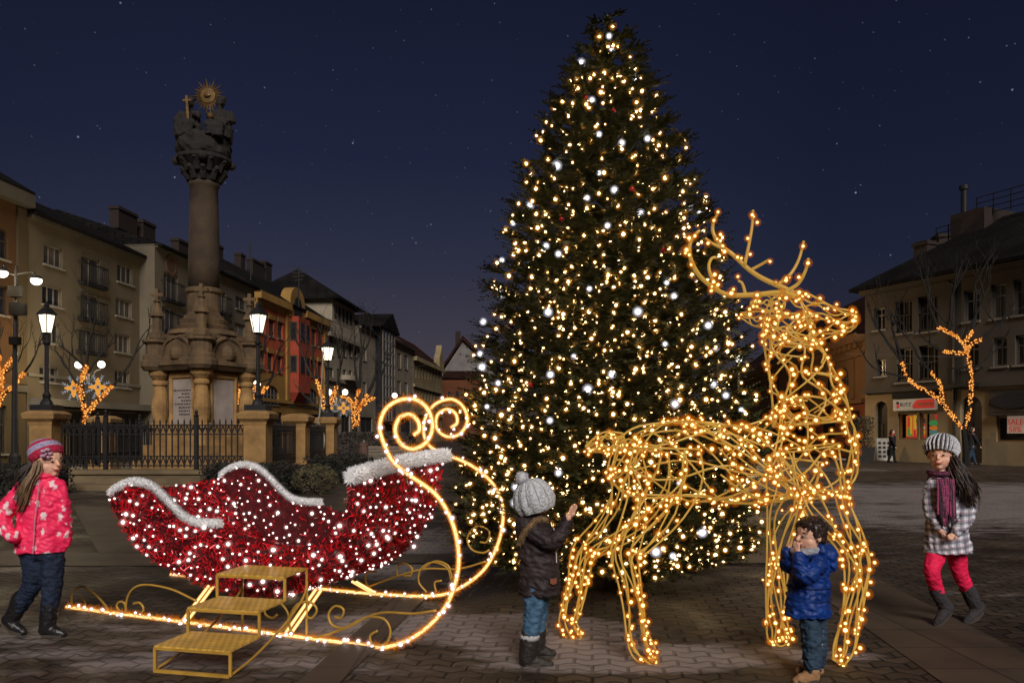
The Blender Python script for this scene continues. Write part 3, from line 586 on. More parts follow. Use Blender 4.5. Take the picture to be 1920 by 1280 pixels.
for i in range(int(Lh/.9)): m.box(.3+i*.9, .6+i*.9, -.4, -.006, zt-.85, zt-.54)
m.build('cornice', mP, H); band_part(H, 'string_course', 0, Lh, zb-.1, zb+.15, .2, mP); band_part(H, 'frieze', 0, Lh, zt-1.3, zt-1.1, .12, mP)
for i in range(8):
    x = f.s(1600)-i*5.0
    if x > .4: band_part(H, 'pilaster', x-.3, x+.3, zb+.2, zt-1.35, .10, mP)
body(H, 0, Lh, 10, zt, mP); rf = roof(H, 0, Lh, 11, zt+.01, 4.6, M_ROOFR, ridge=5.5, hip=4.); chimney(rf, Lh-3.2, 5.5, 10.5, 13.0, 1.0, .8)
# ================================================================ column monument
M_SAND = mat('weathered sandstone', (.32,.185,.066), (.18,.10,.038), scale=2.2, rough=.9, bump=.5, bscale=9, detail=10); M_SANDM = mat('grey brown sandstone', (.125,.078,.038), (.062,.040,.022), scale=2.5, rough=.9, bump=.5, bscale=9, detail=10); M_SANDD = mat('darkest upper stone', (.020,.0155,.013), (.011,.009,.008), scale=4, rough=.9, bump=.6, bscale=9, detail=10)  # pedestal gets the palest stone, capital and figures the darkest
M_GOLD = mat('gilded metal', (.55,.33,.07), (.42,.23,.04), rough=.38, metal=.9)
M_OLDG = mat('tarnished gilding', (.15,.080,.018), (.07,.038,.010), scale=9, rough=.5, metal=.3); CX, CY = -9.28, 24.0; ph = math.radians(-27)
T = thing('memorial_column', 'tall baroque stone column with two seated figures and a gilded sunburst behind the iron fence', 'monument', (CX,CY,0), 0)
def rbox(m, a, z0, z1, cham=0., a1=None):        # square block turned by ph, optional cut corners
    a1 = a1 or a; rs = []; a *= .84; a1 *= .84; cham *= .84
    for s_, z in ((a, z0), (a1, z1)):
        h = s_/2; c = cham*s_/a
        pts = [(h,-h+c),(h,h-c),(h-c,h),(-h+c,h),(-h,h-c),(-h,-h+c),(-h+c,-h),(h-c,-h)] if cham else [(h,-h),(h,h),(-h,h),(-h,-h)]
        rs.append([(x*math.cos(ph)-y*math.sin(ph), x*math.sin(ph)+y*math.cos(ph), z) for x, y in pts])
    m.rings(rs)
def rp(x, y, z): return (x*math.cos(ph)-y*math.sin(ph), x*math.sin(ph)+y*math.cos(ph), z)
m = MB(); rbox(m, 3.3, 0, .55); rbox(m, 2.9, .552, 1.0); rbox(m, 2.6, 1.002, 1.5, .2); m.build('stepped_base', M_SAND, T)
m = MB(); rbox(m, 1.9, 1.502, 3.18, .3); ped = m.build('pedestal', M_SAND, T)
for k in range(4):
    q = ph+k*PI/2; n_ = Vector((math.sin(q), -math.cos(q), 0)); t_ = Vector((math.cos(q), math.sin(q), 0)); o = n_*.803
    m = MB()
    for s_ in (-1, 1): m.bar(o+t_*.46*s_+Vector((0,0,1.6)), o+t_*.46*s_+Vector((0,0,2.98)), .1, .08)
    m.bar(o-t_*.51+Vector((0,0,3.02)), o+t_*.51+Vector((0,0,3.02)), .08, .1); m.build('panel_frame', M_SAND, ped)
    m = MB(); m.poly([o-n_*.0-t_*.38+Vector((0,0,1.62)), o+t_*.38+Vector((0,0,1.62)), o+t_*.38+Vector((0,0,2.92)), o-t_*.38+Vector((0,0,2.92))]); pq = m.build('plaque', mat('pale inscription stone', (.30,.25,.22), (.23,.19,.17), scale=3), ped)
    if k == 0:
        m = MB(); o2 = o+n_*.006
        for i, (u0, u1) in enumerate([(-.36,.36),(-.02,.36),(-.16,.36),(-.04,.36),(-.30,.34),(-.14,.34),(-.14,.33),(-.12,.33)]):
            z = 2.58-i*.10; x = u0
            while x < u1-.03:
                w = R(.05,.13); x2 = min(x+w, u1); m.poly([o2+t_*x+Vector((0,0,z)), o2+t_*x2+Vector((0,0,z)), o2+t_*x2+Vector((0,0,z+.042)), o2+t_*x+Vector((0,0,z+.042))]); x = x2+.025
        m.build('worn_inscription', mat('dark carved lettering', (.07,.055,.05)), pq)
for sx_ in (-1, 1):
    for sy_ in (-1, 1):
        p = rp(.86*sx_, .86*sy_, 0); m = MB(); m.lathe([(.30,1.5),(.30,1.62),(.20,1.66),(.23,1.9),(.25,2.1),(.20,2.5),(.17,2.72),(.22,2.78),(.22,2.85),(.18,2.9),(.30,3.05),(.32,3.18)], 14, p); m.build('corner_column', M_SAND, T, smooth=False)
m = MB(); rbox(m, 2.5, 3.182, 3.32, .2, 2.75); rbox(m, 2.8, 3.322, 3.44, .2); rbox(m, 2.5, 3.442, 3.54, .2)
for sx_ in (-1, 1):
    for sy_ in (-1, 1): p = rp(.93*sx_, .93*sy_, 0); m.lathe([(.36,3.19),(.44,3.3),(.44,3.45),(.38,3.5),(.38,3.62),(.30,3.66),(.30,3.95),(.40,4.02),(.40,4.1),(.1,4.14)], 12, p)
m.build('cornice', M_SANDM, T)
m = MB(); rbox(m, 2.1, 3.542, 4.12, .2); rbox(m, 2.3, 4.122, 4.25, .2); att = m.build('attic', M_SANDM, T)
for k in range(4):
    q = ph+k*PI/2; n_ = Vector((math.sin(q), -math.cos(q), 0)); t_ = Vector((math.cos(q), math.sin(q), 0)); o = n_*.89
    m = MB()
    for w, d in ((.62,.10),(.5,.04)): m.rings([[o+n_*y+t_*w*math.cos(PI*i/10)+Vector((0,0,3.5+w*.95*math.sin(PI*i/10))) for i in range(11)] for y in (-.05, d)])
    m.sphere(o+n_*.08+Vector((0,0,3.68)), (.24,.24,.26), 10, 7)
    for s_ in (-1, 1): m.tube(spline([o+n_*.1+t_*s_*.1+Vector((0,0,4.15)), o+n_*.12+t_*s_*.45+Vector((0,0,3.98)), o+n_*.1+t_*s_*.62+Vector((0,0,3.6))], 5), .06)
    m.build('carved_crest', M_SANDM, att)
m = MB(); m.lathe([(1.05,4.25),(1.0,4.38),(.82,4.42),(.86,4.52),(.66,4.58),(.70,4.72),(.58,4.78),(.56,4.86)], 24); m.build('stepped_plinth', M_SANDM, T)
for sx_, sy_ in ((-1,-1),(1,-1),(1,1),(-1,1)):
    p = rp(.92*sx_, .92*sy_, 0); m = MB(); m.lathe([(.24,4.14),(.24,4.3),(.14,4.36),(.14,4.75),(.22,4.8),(.2,4.86),(.10,5.05),(.07,5.2),(.12,5.25),(.05,5.3)], 8, p)
    m.box(p[0]-.05, p[0]+.05, p[1]-.05, p[1]+.05, 5.28, 5.62); m.box(p[0]-.19, p[0]+.19, p[1]-.045, p[1]+.045, 5.40, 5.49); m.build('pinnacle', M_SANDM, T)
m = MB(); m.lathe([(.50,4.86),(.46,4.95),(.47,5.5),(.53,5.56),(.53,5.66),(.45,5.7)], 24); dr = m.build('drum', M_SANDM, T, smooth=False)
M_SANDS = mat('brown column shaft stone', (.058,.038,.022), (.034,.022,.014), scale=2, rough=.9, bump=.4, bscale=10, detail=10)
m = MB(); m.lathe([(.455,5.7),(.45,6.5),(.435,7.3),(.415,8.1),(.395,8.72),(.44,8.76),(.44,8.84),(.40,8.88)], 28); m.build('column_shaft', M_SANDS, T, smooth=True)
m = MB(); m.lathe([(.40,8.88),(.44,9.05),(.56,9.25),(.72,9.42),(.80,9.5),(.80,9.6)], 20)
for ring, (zz, rr, hh) in enumerate(((8.92,.43,.3),(9.15,.52,.32))):
    for i in range(10):
        a_ = 2*PI*(i+.5*ring)/10; d_ = Vector((math.cos(a_), math.sin(a_), 0)); m.tube([d_*rr+Vector((0,0,zz)), d_*(rr+.10)+Vector((0,0,zz+hh*.7)), d_*(rr+.24)+Vector((0,0,zz+hh)), d_*(rr+.27)+Vector((0,0,zz+hh*.8))], [.09,.10,.07,.02], 6)
for i in range(4):
    a_ = ph+PI/4+i*PI/2; d_ = Vector((math.cos(a_), math.sin(a_), 0)); m.sphere(d_*.78+Vector((0,0,9.46)), .13)
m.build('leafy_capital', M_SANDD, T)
def organic(name, mb, mt, parent, voxel=.01, smooth=4, amp=0., nscale=8., seed=0, stretch=(1,1,1), crease=True):
    """union of overlapping closed shapes into one continuous smooth skin"""
    me = mb.mesh('tmp', base_of(parent)); o = bpy.data.objects.new('tmp', me); COL.objects.link(o)
    r = o.modifiers.new('r', 'REMESH'); r.mode = 'VOXEL'; r.voxel_size = voxel
    if smooth: s_ = o.modifiers.new('s', 'SMOOTH'); s_.iterations = smooth; s_.factor = .5
    dg = bpy.context.evaluated_depsgraph_get(); dg.update(); out = bpy.data.meshes.new_from_object(o.evaluated_get(dg)); bpy.data.objects.remove(o)
    if amp and crease:
        co = np.empty(len(out.vertices)*3); out.vertices.foreach_get('co', co); co = co.reshape(-1,3); nn = np.empty(len(co)*3); out.vertices.foreach_get('normal', nn); nn = nn.reshape(-1,3)
        d = np.array([noise.noise((p[0]*nscale*stretch[0]+seed, p[1]*nscale*stretch[1], p[2]*nscale*stretch[2])) for p in co]); d = d+.5*np.array([noise.noise((p[0]*nscale*2.3*stretch[0], p[1]*nscale*2.3*stretch[1]+seed, p[2]*nscale*2.3*stretch[2])) for p in co])
        d = d+.9*(.35-np.abs(np.array([noise.noise((p[0]*nscale*1.5*stretch[0]+7, p[1]*nscale*1.5*stretch[1]+seed, p[2]*nscale*1.9*stretch[2]+p[0]*nscale)) for p in co]))*2.2); out.vertices.foreach_set('co', (co+nn*d[:,None]*amp).ravel())
    out.materials.clear(); out.materials.append(mt); out.polygons.foreach_set('use_smooth', [True]*len(out.polygons)); out.update()
    q = bpy.data.objects.new(name, out); COL.objects.link(q)
    if parent is not None:
        q.parent = parent
        if parent.name in WORLDBASE: WORLDBASE[q.name] = WORLDBASE[parent.name]
    return q
m = MB(); m.lathe([(.3,9.55),(.74,9.62),(.80,9.8),(.76,10.0),(.78,10.15),(.6,10.3)], 16)
for i in range(12): a_ = 2*PI*i/12; m.sphere((.62*math.cos(a_),.62*math.sin(a_),R(9.75,10.1)), R(.16,.26))
organic('cloud_block', m, M_SANDD, T, .05, 2, .05, 3)
def seated(x, sgn):
    m = MB(); m.tube([(x,-.1,10.1),(x,-.05,10.45),(x+sgn*.02,0,10.8),(x+sgn*.02,.02,11.05)], [.40,.38,.30,.18], 12)
    m.tube([(x-sgn*.05,-.1,10.5),(x-sgn*.12,-.55,10.45),(x-sgn*.10,-.6,10.1)], [.2,.17,.16], 10); m.tube([(x+sgn*.1,-.1,10.5),(x+sgn*.12,-.52,10.42),(x+sgn*.10,-.55,10.05)], [.2,.17,.16], 10)
    m.tube([(x+sgn*.24,0,10.98),(x+sgn*.40,-.1,10.7),(x+sgn*.22,-.35,10.6)], [.13,.12,.08], 8); m.tube([(x-sgn*.20,0,10.98),(x-sgn*.26,-.2,10.75),(x-sgn*.2,-.4,10.85)], [.12,.10,.07], 8)
    m.tube([(x+sgn*.02,.02,11.0),(x+sgn*.02,-.02,11.2)], .09, 8); m.sphere((x+sgn*.02,-.05,11.28), (.14,.16,.18)); m.tube([(x+sgn*.02,-.15,11.2),(x+sgn*.02,-.17,11.02)], [.09,.03], 6); m.tube([(x-.16,-.02,11.42),(x+.16,-.02,11.42)], .06, 6)
    return organic('seated_figure', m, M_SANDD, T, .03, 3, .03, 5, seed=x*7)
seated(-.40, -1); seated(.50, 1)
sb = MB(); c = Vector((.16,-.1,11.46)); 
for i in range(26):
    a_ = 2*PI*i/26; d_ = Vector((math.cos(a_),0,math.sin(a_))); w = Vector((-math.sin(a_),0,math.cos(a_))); l = .56 if i % 2 else .44
    sb.add([c+d_*.18+w*.045, c+d_*.18-w*.045, c+d_*l, c+d_*.16+Vector((0,-.04,0)), c+d_*.16+Vector((0,.04,0))], [(0,2,3),(1,3,2),(0,4,2),(1,2,4)])
sb.rings([[c+Vector((r*1.3*math.cos(t*PI/10), y, r*1.3*math.sin(t*PI/10))) for t in range(20)] for r, y in ((.17,.04),(.19,0),(.17,-.04),(.05,-.05))]); sb.sphere(c+Vector((0,-.07,0)), (.11,.05,.07)); sb.build('sunburst', M_OLDG, T)
m = MB(); m.sphere((.36,-.45,10.72), .10); m.box(.35,.37,-.46,-.44,10.8,11.05); m.box(.28,.44,-.46,-.44,10.93,10.95); m.build('orb', M_OLDG, T, smooth=False)
m = MB(); m.bar((-.25,-.5,10.3),(-.38,-.35,11.35),.07,.07); m.bar((-.48,-.38,11.2),(-.22,-.38,11.22),.06,.06); m.build('stone_cross', M_OLDG, T)
# ================================================================ enclosure: walls, pillars, fence, lanterns
FX0, FX1, FY0, FY1 = -11.45, -6.25, 19.6, 27.0
M_WALL = mat('low sandstone wall', (.16,.115,.062), (.095,.068,.04), scale=1.6, rough=.9, bump=.5, detail=10)
def low_wall(a, b, w=.42, h=.45, label=''):
    a = Vector((*a,0)); b = Vector((*b,0)); m = MB(); z = Vector((0,0,h/2-.05)); m.bar(a+z, b+z, w, h-.1); m.bar(a+Vector((0,0,h-.05)), b+Vector((0,0,h-.05)), w+.12, .1)
    return tag(m.build('low_wall', M_WALL), label, 'wall', 'low walls round the column')
low_wall((FX0+.35,FY0), (FX1-.35,FY0), label='low stone wall under the front iron fence'); low_wall((FX1,FY0+.35), (FX1,23.0), label='low stone wall running back from the front lantern pillar beside the dark hedge'); low_wall((FX1,23.6), (FX1,FY1-.35), label='far stretch of low stone wall behind the middle pillar'); low_wall((FX0+.35,FY1), (FX1-.35,FY1), label='low stone wall at the back of the column enclosure')
m = MB(); m.box(-10.6,-6.5,18.6,19.35,0,.14); m.box(-9.9,-6.9,18.95,19.36,.142,.28); tag(m.build('stone_steps', M_WALL), 'two shallow stone steps before the iron fence', 'steps')
def pillar(x, y, label, h=1.62):
    t = thing('stone_pillar', label, 'pillar', (x,y,0), 0, 'stone pillars round the column'); m = MB()
    m.box(-.36,.36,-.36,.36,0,.5); m.rings([[(sx_*r,sy_*r,z) for sx_, sy_ in ((-1,-1),(1,-1),(1,1),(-1,1))] for r, z in ((.30,.502),(.27,.6),(.27,h-.1),(.30,h))]); m.build('shaft', M_SAND, t)
    m = MB(); m.rings([[(sx_*r,sy_*r,z) for sx_, sy_ in ((-1,-1),(1,-1),(1,1),(-1,1))] for r, z in ((.30,h+.002),(.38,h+.08),(.40,h+.2),(.34,h+.24),(.22,h+.30))]); m.build('cap', M_SAND, t); return t
PILL = [(FX0,FY0,'stone pillar that carries the lantern above the pink-jacketed girl'),(FX1,FY0,'stone pillar at the front corner right of the iron fence'),(FX1,23.3,'middle stone pillar of the side fence'),(FX1,FY1,'stone pillar with pale cable hanging beside it'),(FX0,FY1,'stone pillar behind the column at the back left of the enclosure'),(-13.3,26.0,'small stone pillar seen through the front iron fence')]
for x, y, l in PILL: pillar(x, y, l)
def iron_panel(fence, a, b, z0=.5, z1=1.62):
    a = Vector((*a,0)); b = Vector((*b,0)); d = b-a; n = max(3, round(d.length/.15)); m = MB(); Z = lambda p, z: Vector((p.x, p.y, z))
    for z in (z0+.05, z0+.28, z1-.30, z1-.08): m.bar(Z(a, z), Z(b, z), .03, .03)
    for i in range(n+1):
        p = a+d*(i/n); m.bar(Z(p, z0), Z(p, z1), .028, .028); m.add([Z(p, z1+.10), Z(p, z1-.01)+d.normalized()*.025, Z(p, z1-.01)-d.normalized()*.025, Z(p, z1)+Vector((0,.02,0)), Z(p, z1)-Vector((0,.02,0))], [(0,1,3),(0,3,2),(0,2,4),(0,4,1)])
        if i < n:
            q = a+d*((i+1)/n); h = (p+q)/2
            for zb, zt in ((z0+.06, z0+.27), (z1-.29, z1-.09)):
                m.bar(Z(p, zb), Z(h, zt), .022); m.bar(Z(h, zt), Z(q, zb), .022)
    return m.build('panel', M_IRON, fence)
def iron_post(fence, x, y): m = MB(); m.box(x-.045,x+.045,y-.045,y+.045,.45,1.75); m.lathe([(.045,1.75),(.07,1.78),(.03,1.82),(.05,1.87),(.01,1.93)], 8, (x,y,0)); return m.build('post', M_IRON, fence)
def fence(label, pts, posts=True):
    t = thing('iron_fence', label, 'fence', (*pts[0],0), 0, 'iron fences round the column', world=True)
    for i, (a, b) in enumerate(zip(pts, pts[1:])):
        iron_panel(t, a, b)
        if i: iron_post(t, *a)
fence('black wrought iron fence in front of the column', [(FX0+.36,FY0),(-10.0,FY0),(-7.77,FY0),(FX1-.36,FY0)])
fence('black wrought iron fence between the front corner pillar and the middle pillar', [(FX1,FY0+.36),(FX1,22.95)]); fence('black wrought iron fence between the middle pillar and the cable-hung pillar', [(FX1,23.65),(FX1,FY1-.36)])
fence('black wrought iron fence behind the column', [(FX0+.36,FY1),(-9.6,FY1),(-8,FY1),(FX1-.36,FY1)]); fence('black wrought iron fence along the shaded far side of the column', [(FX0,FY0+.36),(FX0,22),(FX0,24.5),(FX0,FY1-.36)])
M_LAMP = shell('frosted lantern glass', (1.0,.90,.66), 2.2, .82); M_BULBW = emit('lamp globe', (1,.93,.74), 5.0)
def lantern(x, y, z, label, power=360):
    t = thing('street_lantern', label, 'street lamp', (x,y,z), 0, 'lanterns on the stone pillars'); m = MB(); m.box(-.26,.26,-.26,.26,0,.14)
    m.lathe([(.16,.14),(.13,.22),(.08,.3),(.10,.38),(.055,.46),(.05,1.6),(.085,1.66),(.05,1.72),(.05,1.86),(.11,1.92)], 10); m.build('post', M_IRON, t)
    m = MB(); m.lathe([(.12,1.93),(.205,2.33)], 6); gl = m.build('glass', M_LAMP, t)
    m = MB()
    for k in range(6): a_ = 2*PI*k/6; m.bar((.125*math.cos(a_),.125*math.sin(a_),1.92),(.215*math.cos(a_),.215*math.sin(a_),2.34),.02)
    m.lathe([(.25,2.335),(.26,2.36),(.13,2.5),(.06,2.54),(.07,2.6),(.02,2.68)], 6); m.build('hood', M_IRON, t)
    m = MB(); m.sphere((0,0,2.13), (.07,.07,.1)); m.build('bulb', M_BULBW, t, smooth=True)
    point_light('lamp_light', (0,0,2.16), power, (1,.78,.42), t, .1)
lantern(FX0,FY0,1.9,'lit lantern on the pillar above the pink-jacketed girl'); lantern(FX1,FY0,1.9,'lit lantern on the front corner pillar before the red house'); lantern(FX1,FY1,1.9,'lit lantern on the cable-hung pillar before the cream house'); lantern(FX0-.1,FY1,1.9,'lit lantern half hidden behind the column base')
M_BOXG = mat('dark grey box paint', (.007,.0065,.0065), rough=.9, spec=.05)
# double arm street lamp at the left edge
Y = 30; bx = P(28,868,Y).x
T = thing('arm_street_lamp', 'tall dark two-armed street lamp with camera boxes in front of the ochre house', 'street lamp', (bx,Y,0), 0); zt = P(30,498,Y).z
m = MB(); m.tube([(0,0,0),(0,0,3),(.05,0,zt)], [.13,.10,.06], 10); m.lathe([(.2,0),(.2,.5),(.13,.6)], 10); m.build('post', M_IRON, T)
for sgn, px, py in ((-1,4,512), (1,68,526)):
    e = P(px,py,Y); m = MB(); x = e.x-bx; m.tube(spline([(.03,0,zt-.35),(x*.4,0,zt-.28),(x*.8,0,e.z+.32),(x,0,e.z+.18)], 6), .035, 6); m.lathe([(.05,e.z+.2),(.2,e.z+.14),(.24,e.z+.06)], 10, (x,0,0)); arm = m.build('arm', M_IRON, T)
    m = MB(); m.sphere((x,0,e.z), (.20,.20,.17)); m.build('globe', M_BULBW, arm, smooth=True); point_light('lamp_light', (x,-.6,e.z-.5), 190, (1,.80,.48), T, .15)
for py, px, s_ in ((548,38,.42),(580,42,.5),(640,36,.3)): e = P(px,py,Y); m = MB(); m.box(e.x-bx-s_*.6, e.x-bx+s_*.5, -.35, -.1, e.z-s_*.5, e.z+s_*.45); m.box(e.x-bx-.05, e.x-bx+.05, -.12, .02, e.z-.04, e.z+.04); m.build('camera_box', M_BOXG, T)
# twin globe lamps with snowflake motifs
M_ICE = emit('cold white led', (.75,.85,1.0), .42, False); M_AMB = emit('amber led', (1.0,.42,.06), .8, False)
def snowflake(c, r, label, tall=1.0):
    t = thing('snowflake_light', label, 'light ornament', c, 0, 'snowflake lights on lamp posts'); m = MB()
    for k in range(4): a_ = k*PI/2; d_ = Vector((math.cos(a_),0,math.sin(a_)*(tall if k % 2 else 1))); w = Vector((-math.sin(a_),0,math.cos(a_))); m.tube([d_*r*.18+w*r*.12, d_*r*.8], [.05*r/.35,.03*r/.35], 5); m.tube([d_*r*.18-w*r*.12, d_*r*.8], [.05*r/.35,.03*r/.35], 5)
    m.build('amber_star', M_AMB, t); m = MB()
    for k in range(8):
        a_ = k*PI/4+PI/8; d_ = Vector((math.cos(a_),0,math.sin(a_))); w = Vector((-math.sin(a_),0,math.cos(a_))); m.tube([d_*r*.08, d_*r*1.0], .008*r/.35, 4)
        for q in (.55,.78,1.0):
            for s_ in (-1,1): m.tube([d_*r*q, d_*r*(q+.12)+w*s_*r*.13], .008*r/.35, 4)
    m.build('white_lattice', M_ICE, t); return t
def twin_lamp(px, base_py, globes, Y, label, flakes, r=.20):
    bx = (px-960)*Y/F; T = thing('twin_globe_lamp', label, 'street lamp', (bx,Y,0), 0, 'twin globe street lamps'); zt = max(P(x,y,Y).z for x, y in globes); m = MB(); m.tube([(0,0,0),(0,0,zt-.3)], .07, 8); m.build('post', M_IRON, T)
    for x, y in globes:
        e = P(x,y,Y); u = e.x-bx; m = MB(); m.tube(spline([(0,0,zt-.9),(u*.5,0,zt-.35),(u,0,e.z-.22)], 5), .035, 5); arm = m.build('arm', M_IRON, T); m = MB(); m.sphere((u,0,e.z), r*.8); m.build('globe', M_BULBW, arm, smooth=True)
    point_light('lamp_light', (0,-.5,zt), 480, (1,.80,.50), T, .2)
    for (x, y), rr, lb in flakes: e = P(x,y,Y); snowflake((e.x, Y-.25, e.z), rr*Y/F, lb); m = MB(); m.bar((0,0,e.z-.02),(e.x-bx,-.2,e.z-.02),.03); m.build('bracket', M_IRON, T)
twin_lamp(167,860,((147,684),(190,683)),36,'twin globe lamp behind the wrapped tree before the beige block',[((144,728),21,'snowflake light on the nearer side of the post before the beige block'),((189,726),21,'snowflake light beside the beige block window, the outer one of its pair')])
twin_lamp(473,850,((466,715),(482,720)),35,'small twin globe lamp at the right foot of the column',[((466,747),22,'snowflake light beside the column base, among the orange-lit branches')])
twin_lamp(631,835,((617,735),(647,735)),44,'twin globe lamp before the cream house',[((616,765),14,'small snowflake light just right of the cable-hung pillar'),((646,765),15,'small snowflake light next to the Y-shaped wrapped trunk')])
e = P(740,745,60); T = thing('globe_lamp', 'distant single globe lamp along the street before the townhouse', 'street lamp', (e.x,60,0), 0); m = MB(); m.tube([(0,0,0),(0,0,e.z)], .06, 6); m.build('post', M_IRON, T); m = MB(); m.sphere((0,0,e.z+.15), .2); m.build('globe', M_BULBW, T, smooth=True)
e = P(1385,676,42); T = thing('globe_lamp', 'single globe lamp showing between the fir and the reindeer neck', 'street lamp', (e.x,42,0), 0); m = MB(); m.tube([(0,0,0),(0,0,e.z)], .06, 6); m.build('post', M_IRON, T); m = MB(); m.sphere((0,0,e.z+.15), .22); m.build('globe', M_BULBW, T, smooth=True); point_light('lamp_light', (0,-.5,e.z), 900, (1,.66,.34), T, .2)
# ================================================================ bulbs
def ico(sub, r, c=(0,0,0)):
    bm = bmesh.new(); bmesh.ops.create_icosphere(bm, subdivisions=sub, radius=r); m = MB(); m.add([(v.co.x+c[0], v.co.y+c[1], v.co.z+c[2]) for v in bm.verts], [[v.index for v in f.verts] for f in bm.faces]); bm.free(); return m
ICO1, ICO2 = ico(1, 1), ico(2, 1)
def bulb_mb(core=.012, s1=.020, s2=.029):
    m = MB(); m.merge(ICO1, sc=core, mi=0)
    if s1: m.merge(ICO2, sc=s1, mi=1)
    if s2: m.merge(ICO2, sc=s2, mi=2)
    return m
def hang_bulbs(root, spots, mats, core, s1, s2, keep=100, vary=(.7,1.2), small=False):
    """the first KEEP bulbs are objects of their own, the rest one mass"""
    protos = []
    b = base_of(root)
    for k in range(3):
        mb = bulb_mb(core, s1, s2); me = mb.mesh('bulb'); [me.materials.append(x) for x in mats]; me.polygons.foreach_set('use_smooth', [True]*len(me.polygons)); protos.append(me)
    for i, p in enumerate(spots[:keep]):
        o = bpy.data.objects.new('bulb', protos[i % 3]); COL.objects.link(o); o.parent = root; o.location = (p[0]-b[0], p[1]-b[1], p[2]-b[2]); s = R(*vary)*(p[3] if len(p) > 3 else 1); o.scale = (s, s, s)
    if len(spots) > keep:
        m = MB(); mb = bulb_mb(core, s1, s2)
        for p in spots[keep:]: m.merge(mb, p[:3], R(*vary)*(p[3] if len(p) > 3 else 1))
        tag(m.build('bulb', mats, root, True), kind='stuff')
M_BW = emit('white led core', (1,.93,.88), 11.0); M_BWS = shell('inner white led halo', (1,.74,.68), .85, .34); M_BWS2 = shell('outer white led halo', (1,.46,.40), .50, .15)  # emissive shells round the cores, here and below, draw a painted halo
M_BO = emit('warm led core', (1,.64,.22), 9.0); M_BOS = shell('inner amber led halo', (1,.36,.03), .80, .42); M_BOS2 = shell('outer amber led halo', (1,.22,.008), .42, .20)
M_BR = emit('orange led core', (1,.56,.15), 4.0); M_BRS = shell('inner orange led halo', (1,.27,.015), .62, .45); M_BRS2 = shell('outer orange led halo', (1,.17,.005), .36, .26)
M_BT = emit('tree bulb core', (1,.72,.32), 26.0); M_BTS = shell('inner tree bulb halo', (1,.50,.09), .80, .38); M_BTS2 = shell('outer tree bulb halo', (1,.30,.02), .34, .17)
M_BX = emit('enlarged glint bulb core', (1,.97,.94), 9.0); M_BXS = shell('inner glint bulb halo', (.95,.93,1), 1.1, .45); M_BXS2 = shell('outer glint bulb halo', (.9,.85,.95), .6, .18)
M_WIRE = mat('dark green cable', (.012,.016,.010))
# ================================================================ bare trees wrapped in light strings
M_BARK = mat('dark wet bark', (.009,.007,.006), (.005,.004,.0035), scale=8, rough=.9, bump=.5, stretch=(1,1,.25))
def twigs(m, p, d, l, r, depth):
    p = Vector(p); d = Vector(d).normalized(); pts = [p]; n = 4
    for i in range(n):
        d = (d+Vector((R(-.25,.25),R(-.25,.25),R(-.05,.22)))).normalized(); pts.append(pts[-1]+d*l/n)
    m.tube(pts, [r*(1-.6*i/n) for i in range(n+1)], 4, cap=False)
    if depth:
        for k in range(random.choice((2,3))):
            i = random.choice((2,3,4)); q = (d+Vector((R(-.8,.8),R(-.6,.6),R(-.1,.6)))).normalized(); twigs(m, pts[i], q, l*R(.5,.75), r*.5, depth-1)
def wrapped_tree(label, slabel, Y, trunk, limbs, bare, sc=1.0, dens=60, keep=0, rr=.036, core=.022, tl=1.0):
    b = P(trunk[0][0], trunk[0][1], Y); T = thing('bare_tree', label, 'tree', (b.x,Y,0), 0, 'bare trees wrapped in lights', world=True); Z = lambda q: P(q[0], q[1], Y+(q[2] if len(q) > 2 else 0))
    m = MB(); tp = [Vector((b.x,Y,0))]+[Z(q) for q in trunk[1:]]; n = len(tp); m.tube(spline(tp, 4), [ .17*sc*(1-.45*i/(4*(n-1))) for i in range(4*(n-1)+1)], 8)
    m.build('trunk', M_BARK, T); m = MB(); spots = []
    for lb in limbs:
        pts = [Vector(q) for q in spline([Z(q) for q in lb], 8)]; N_ = len(pts)
        m.tube(pts, [.085*sc*(1-.7*i/N_) for i in range(N_)], 6)
        L_ = sum((pts[i+1]-pts[i]).length for i in range(N_-1)); k = int(L_*dens)
        for j in range(k):
            t = R(0, N_-1.001); i = int(t); q = pts[i].lerp(pts[i+1], t-i); a_ = R(0, 2*PI); rad = rr*sc*(1.6-.8*t/N_)+R(0,.04); spots.append((q.x+rad*math.cos(a_), q.y-abs(rad*math.sin(a_))*.9-.02, q.z+rad*math.sin(a_)))
    for q0, q1, r0 in bare:
        a_ = Z(q0); e_ = Z(q1); twigs(m, a_, e_-a_, (e_-a_).length*1.1, r0*sc*1.5, 3)
    m.build('crown', M_BARK, T)
    S = thing('string_lights', slabel, 'string lights', (b.x,Y,1.5), 0, 'light strings on bare trees', world=True)
    m = MB()
    for lb in limbs:
        pts = [Vector(q) for q in spline([Z(q) for q in lb], 12)]; m.tube([p+Vector((math.cos(i*1.3)*rr*1.5*sc, math.sin(i*1.3)*rr*1.5*sc, 0)) for i, p in enumerate(pts)], .006, 3, cap=False)
    m.build('wire', M_WIRE, S); random.shuffle(spots); hang_bulbs(S, spots, [M_BR, M_BRS, M_BRS2], core, core*1.55, core*2.2, keep=keep)
    return T
wrapped_tree('bare tree at the edge of the photo beside the two-armed lamp','orange string lights on the bare tree cut by the frame edge',31,[(-8,864),(-6,810),(-5,765)],[[(-5,765),(8,738),(28,722),(47,697)],[(-2,752),(4,715),(-2,695)],[(3,735),(8,700),(24,672)],[(0,700),(-4,680),(2,668)]],[((24,672),(40,620),.03),((47,697),(80,640),.03),((2,668),(-5,620),.03),((8,700),(60,670),.025)], core=.030, dens=45)
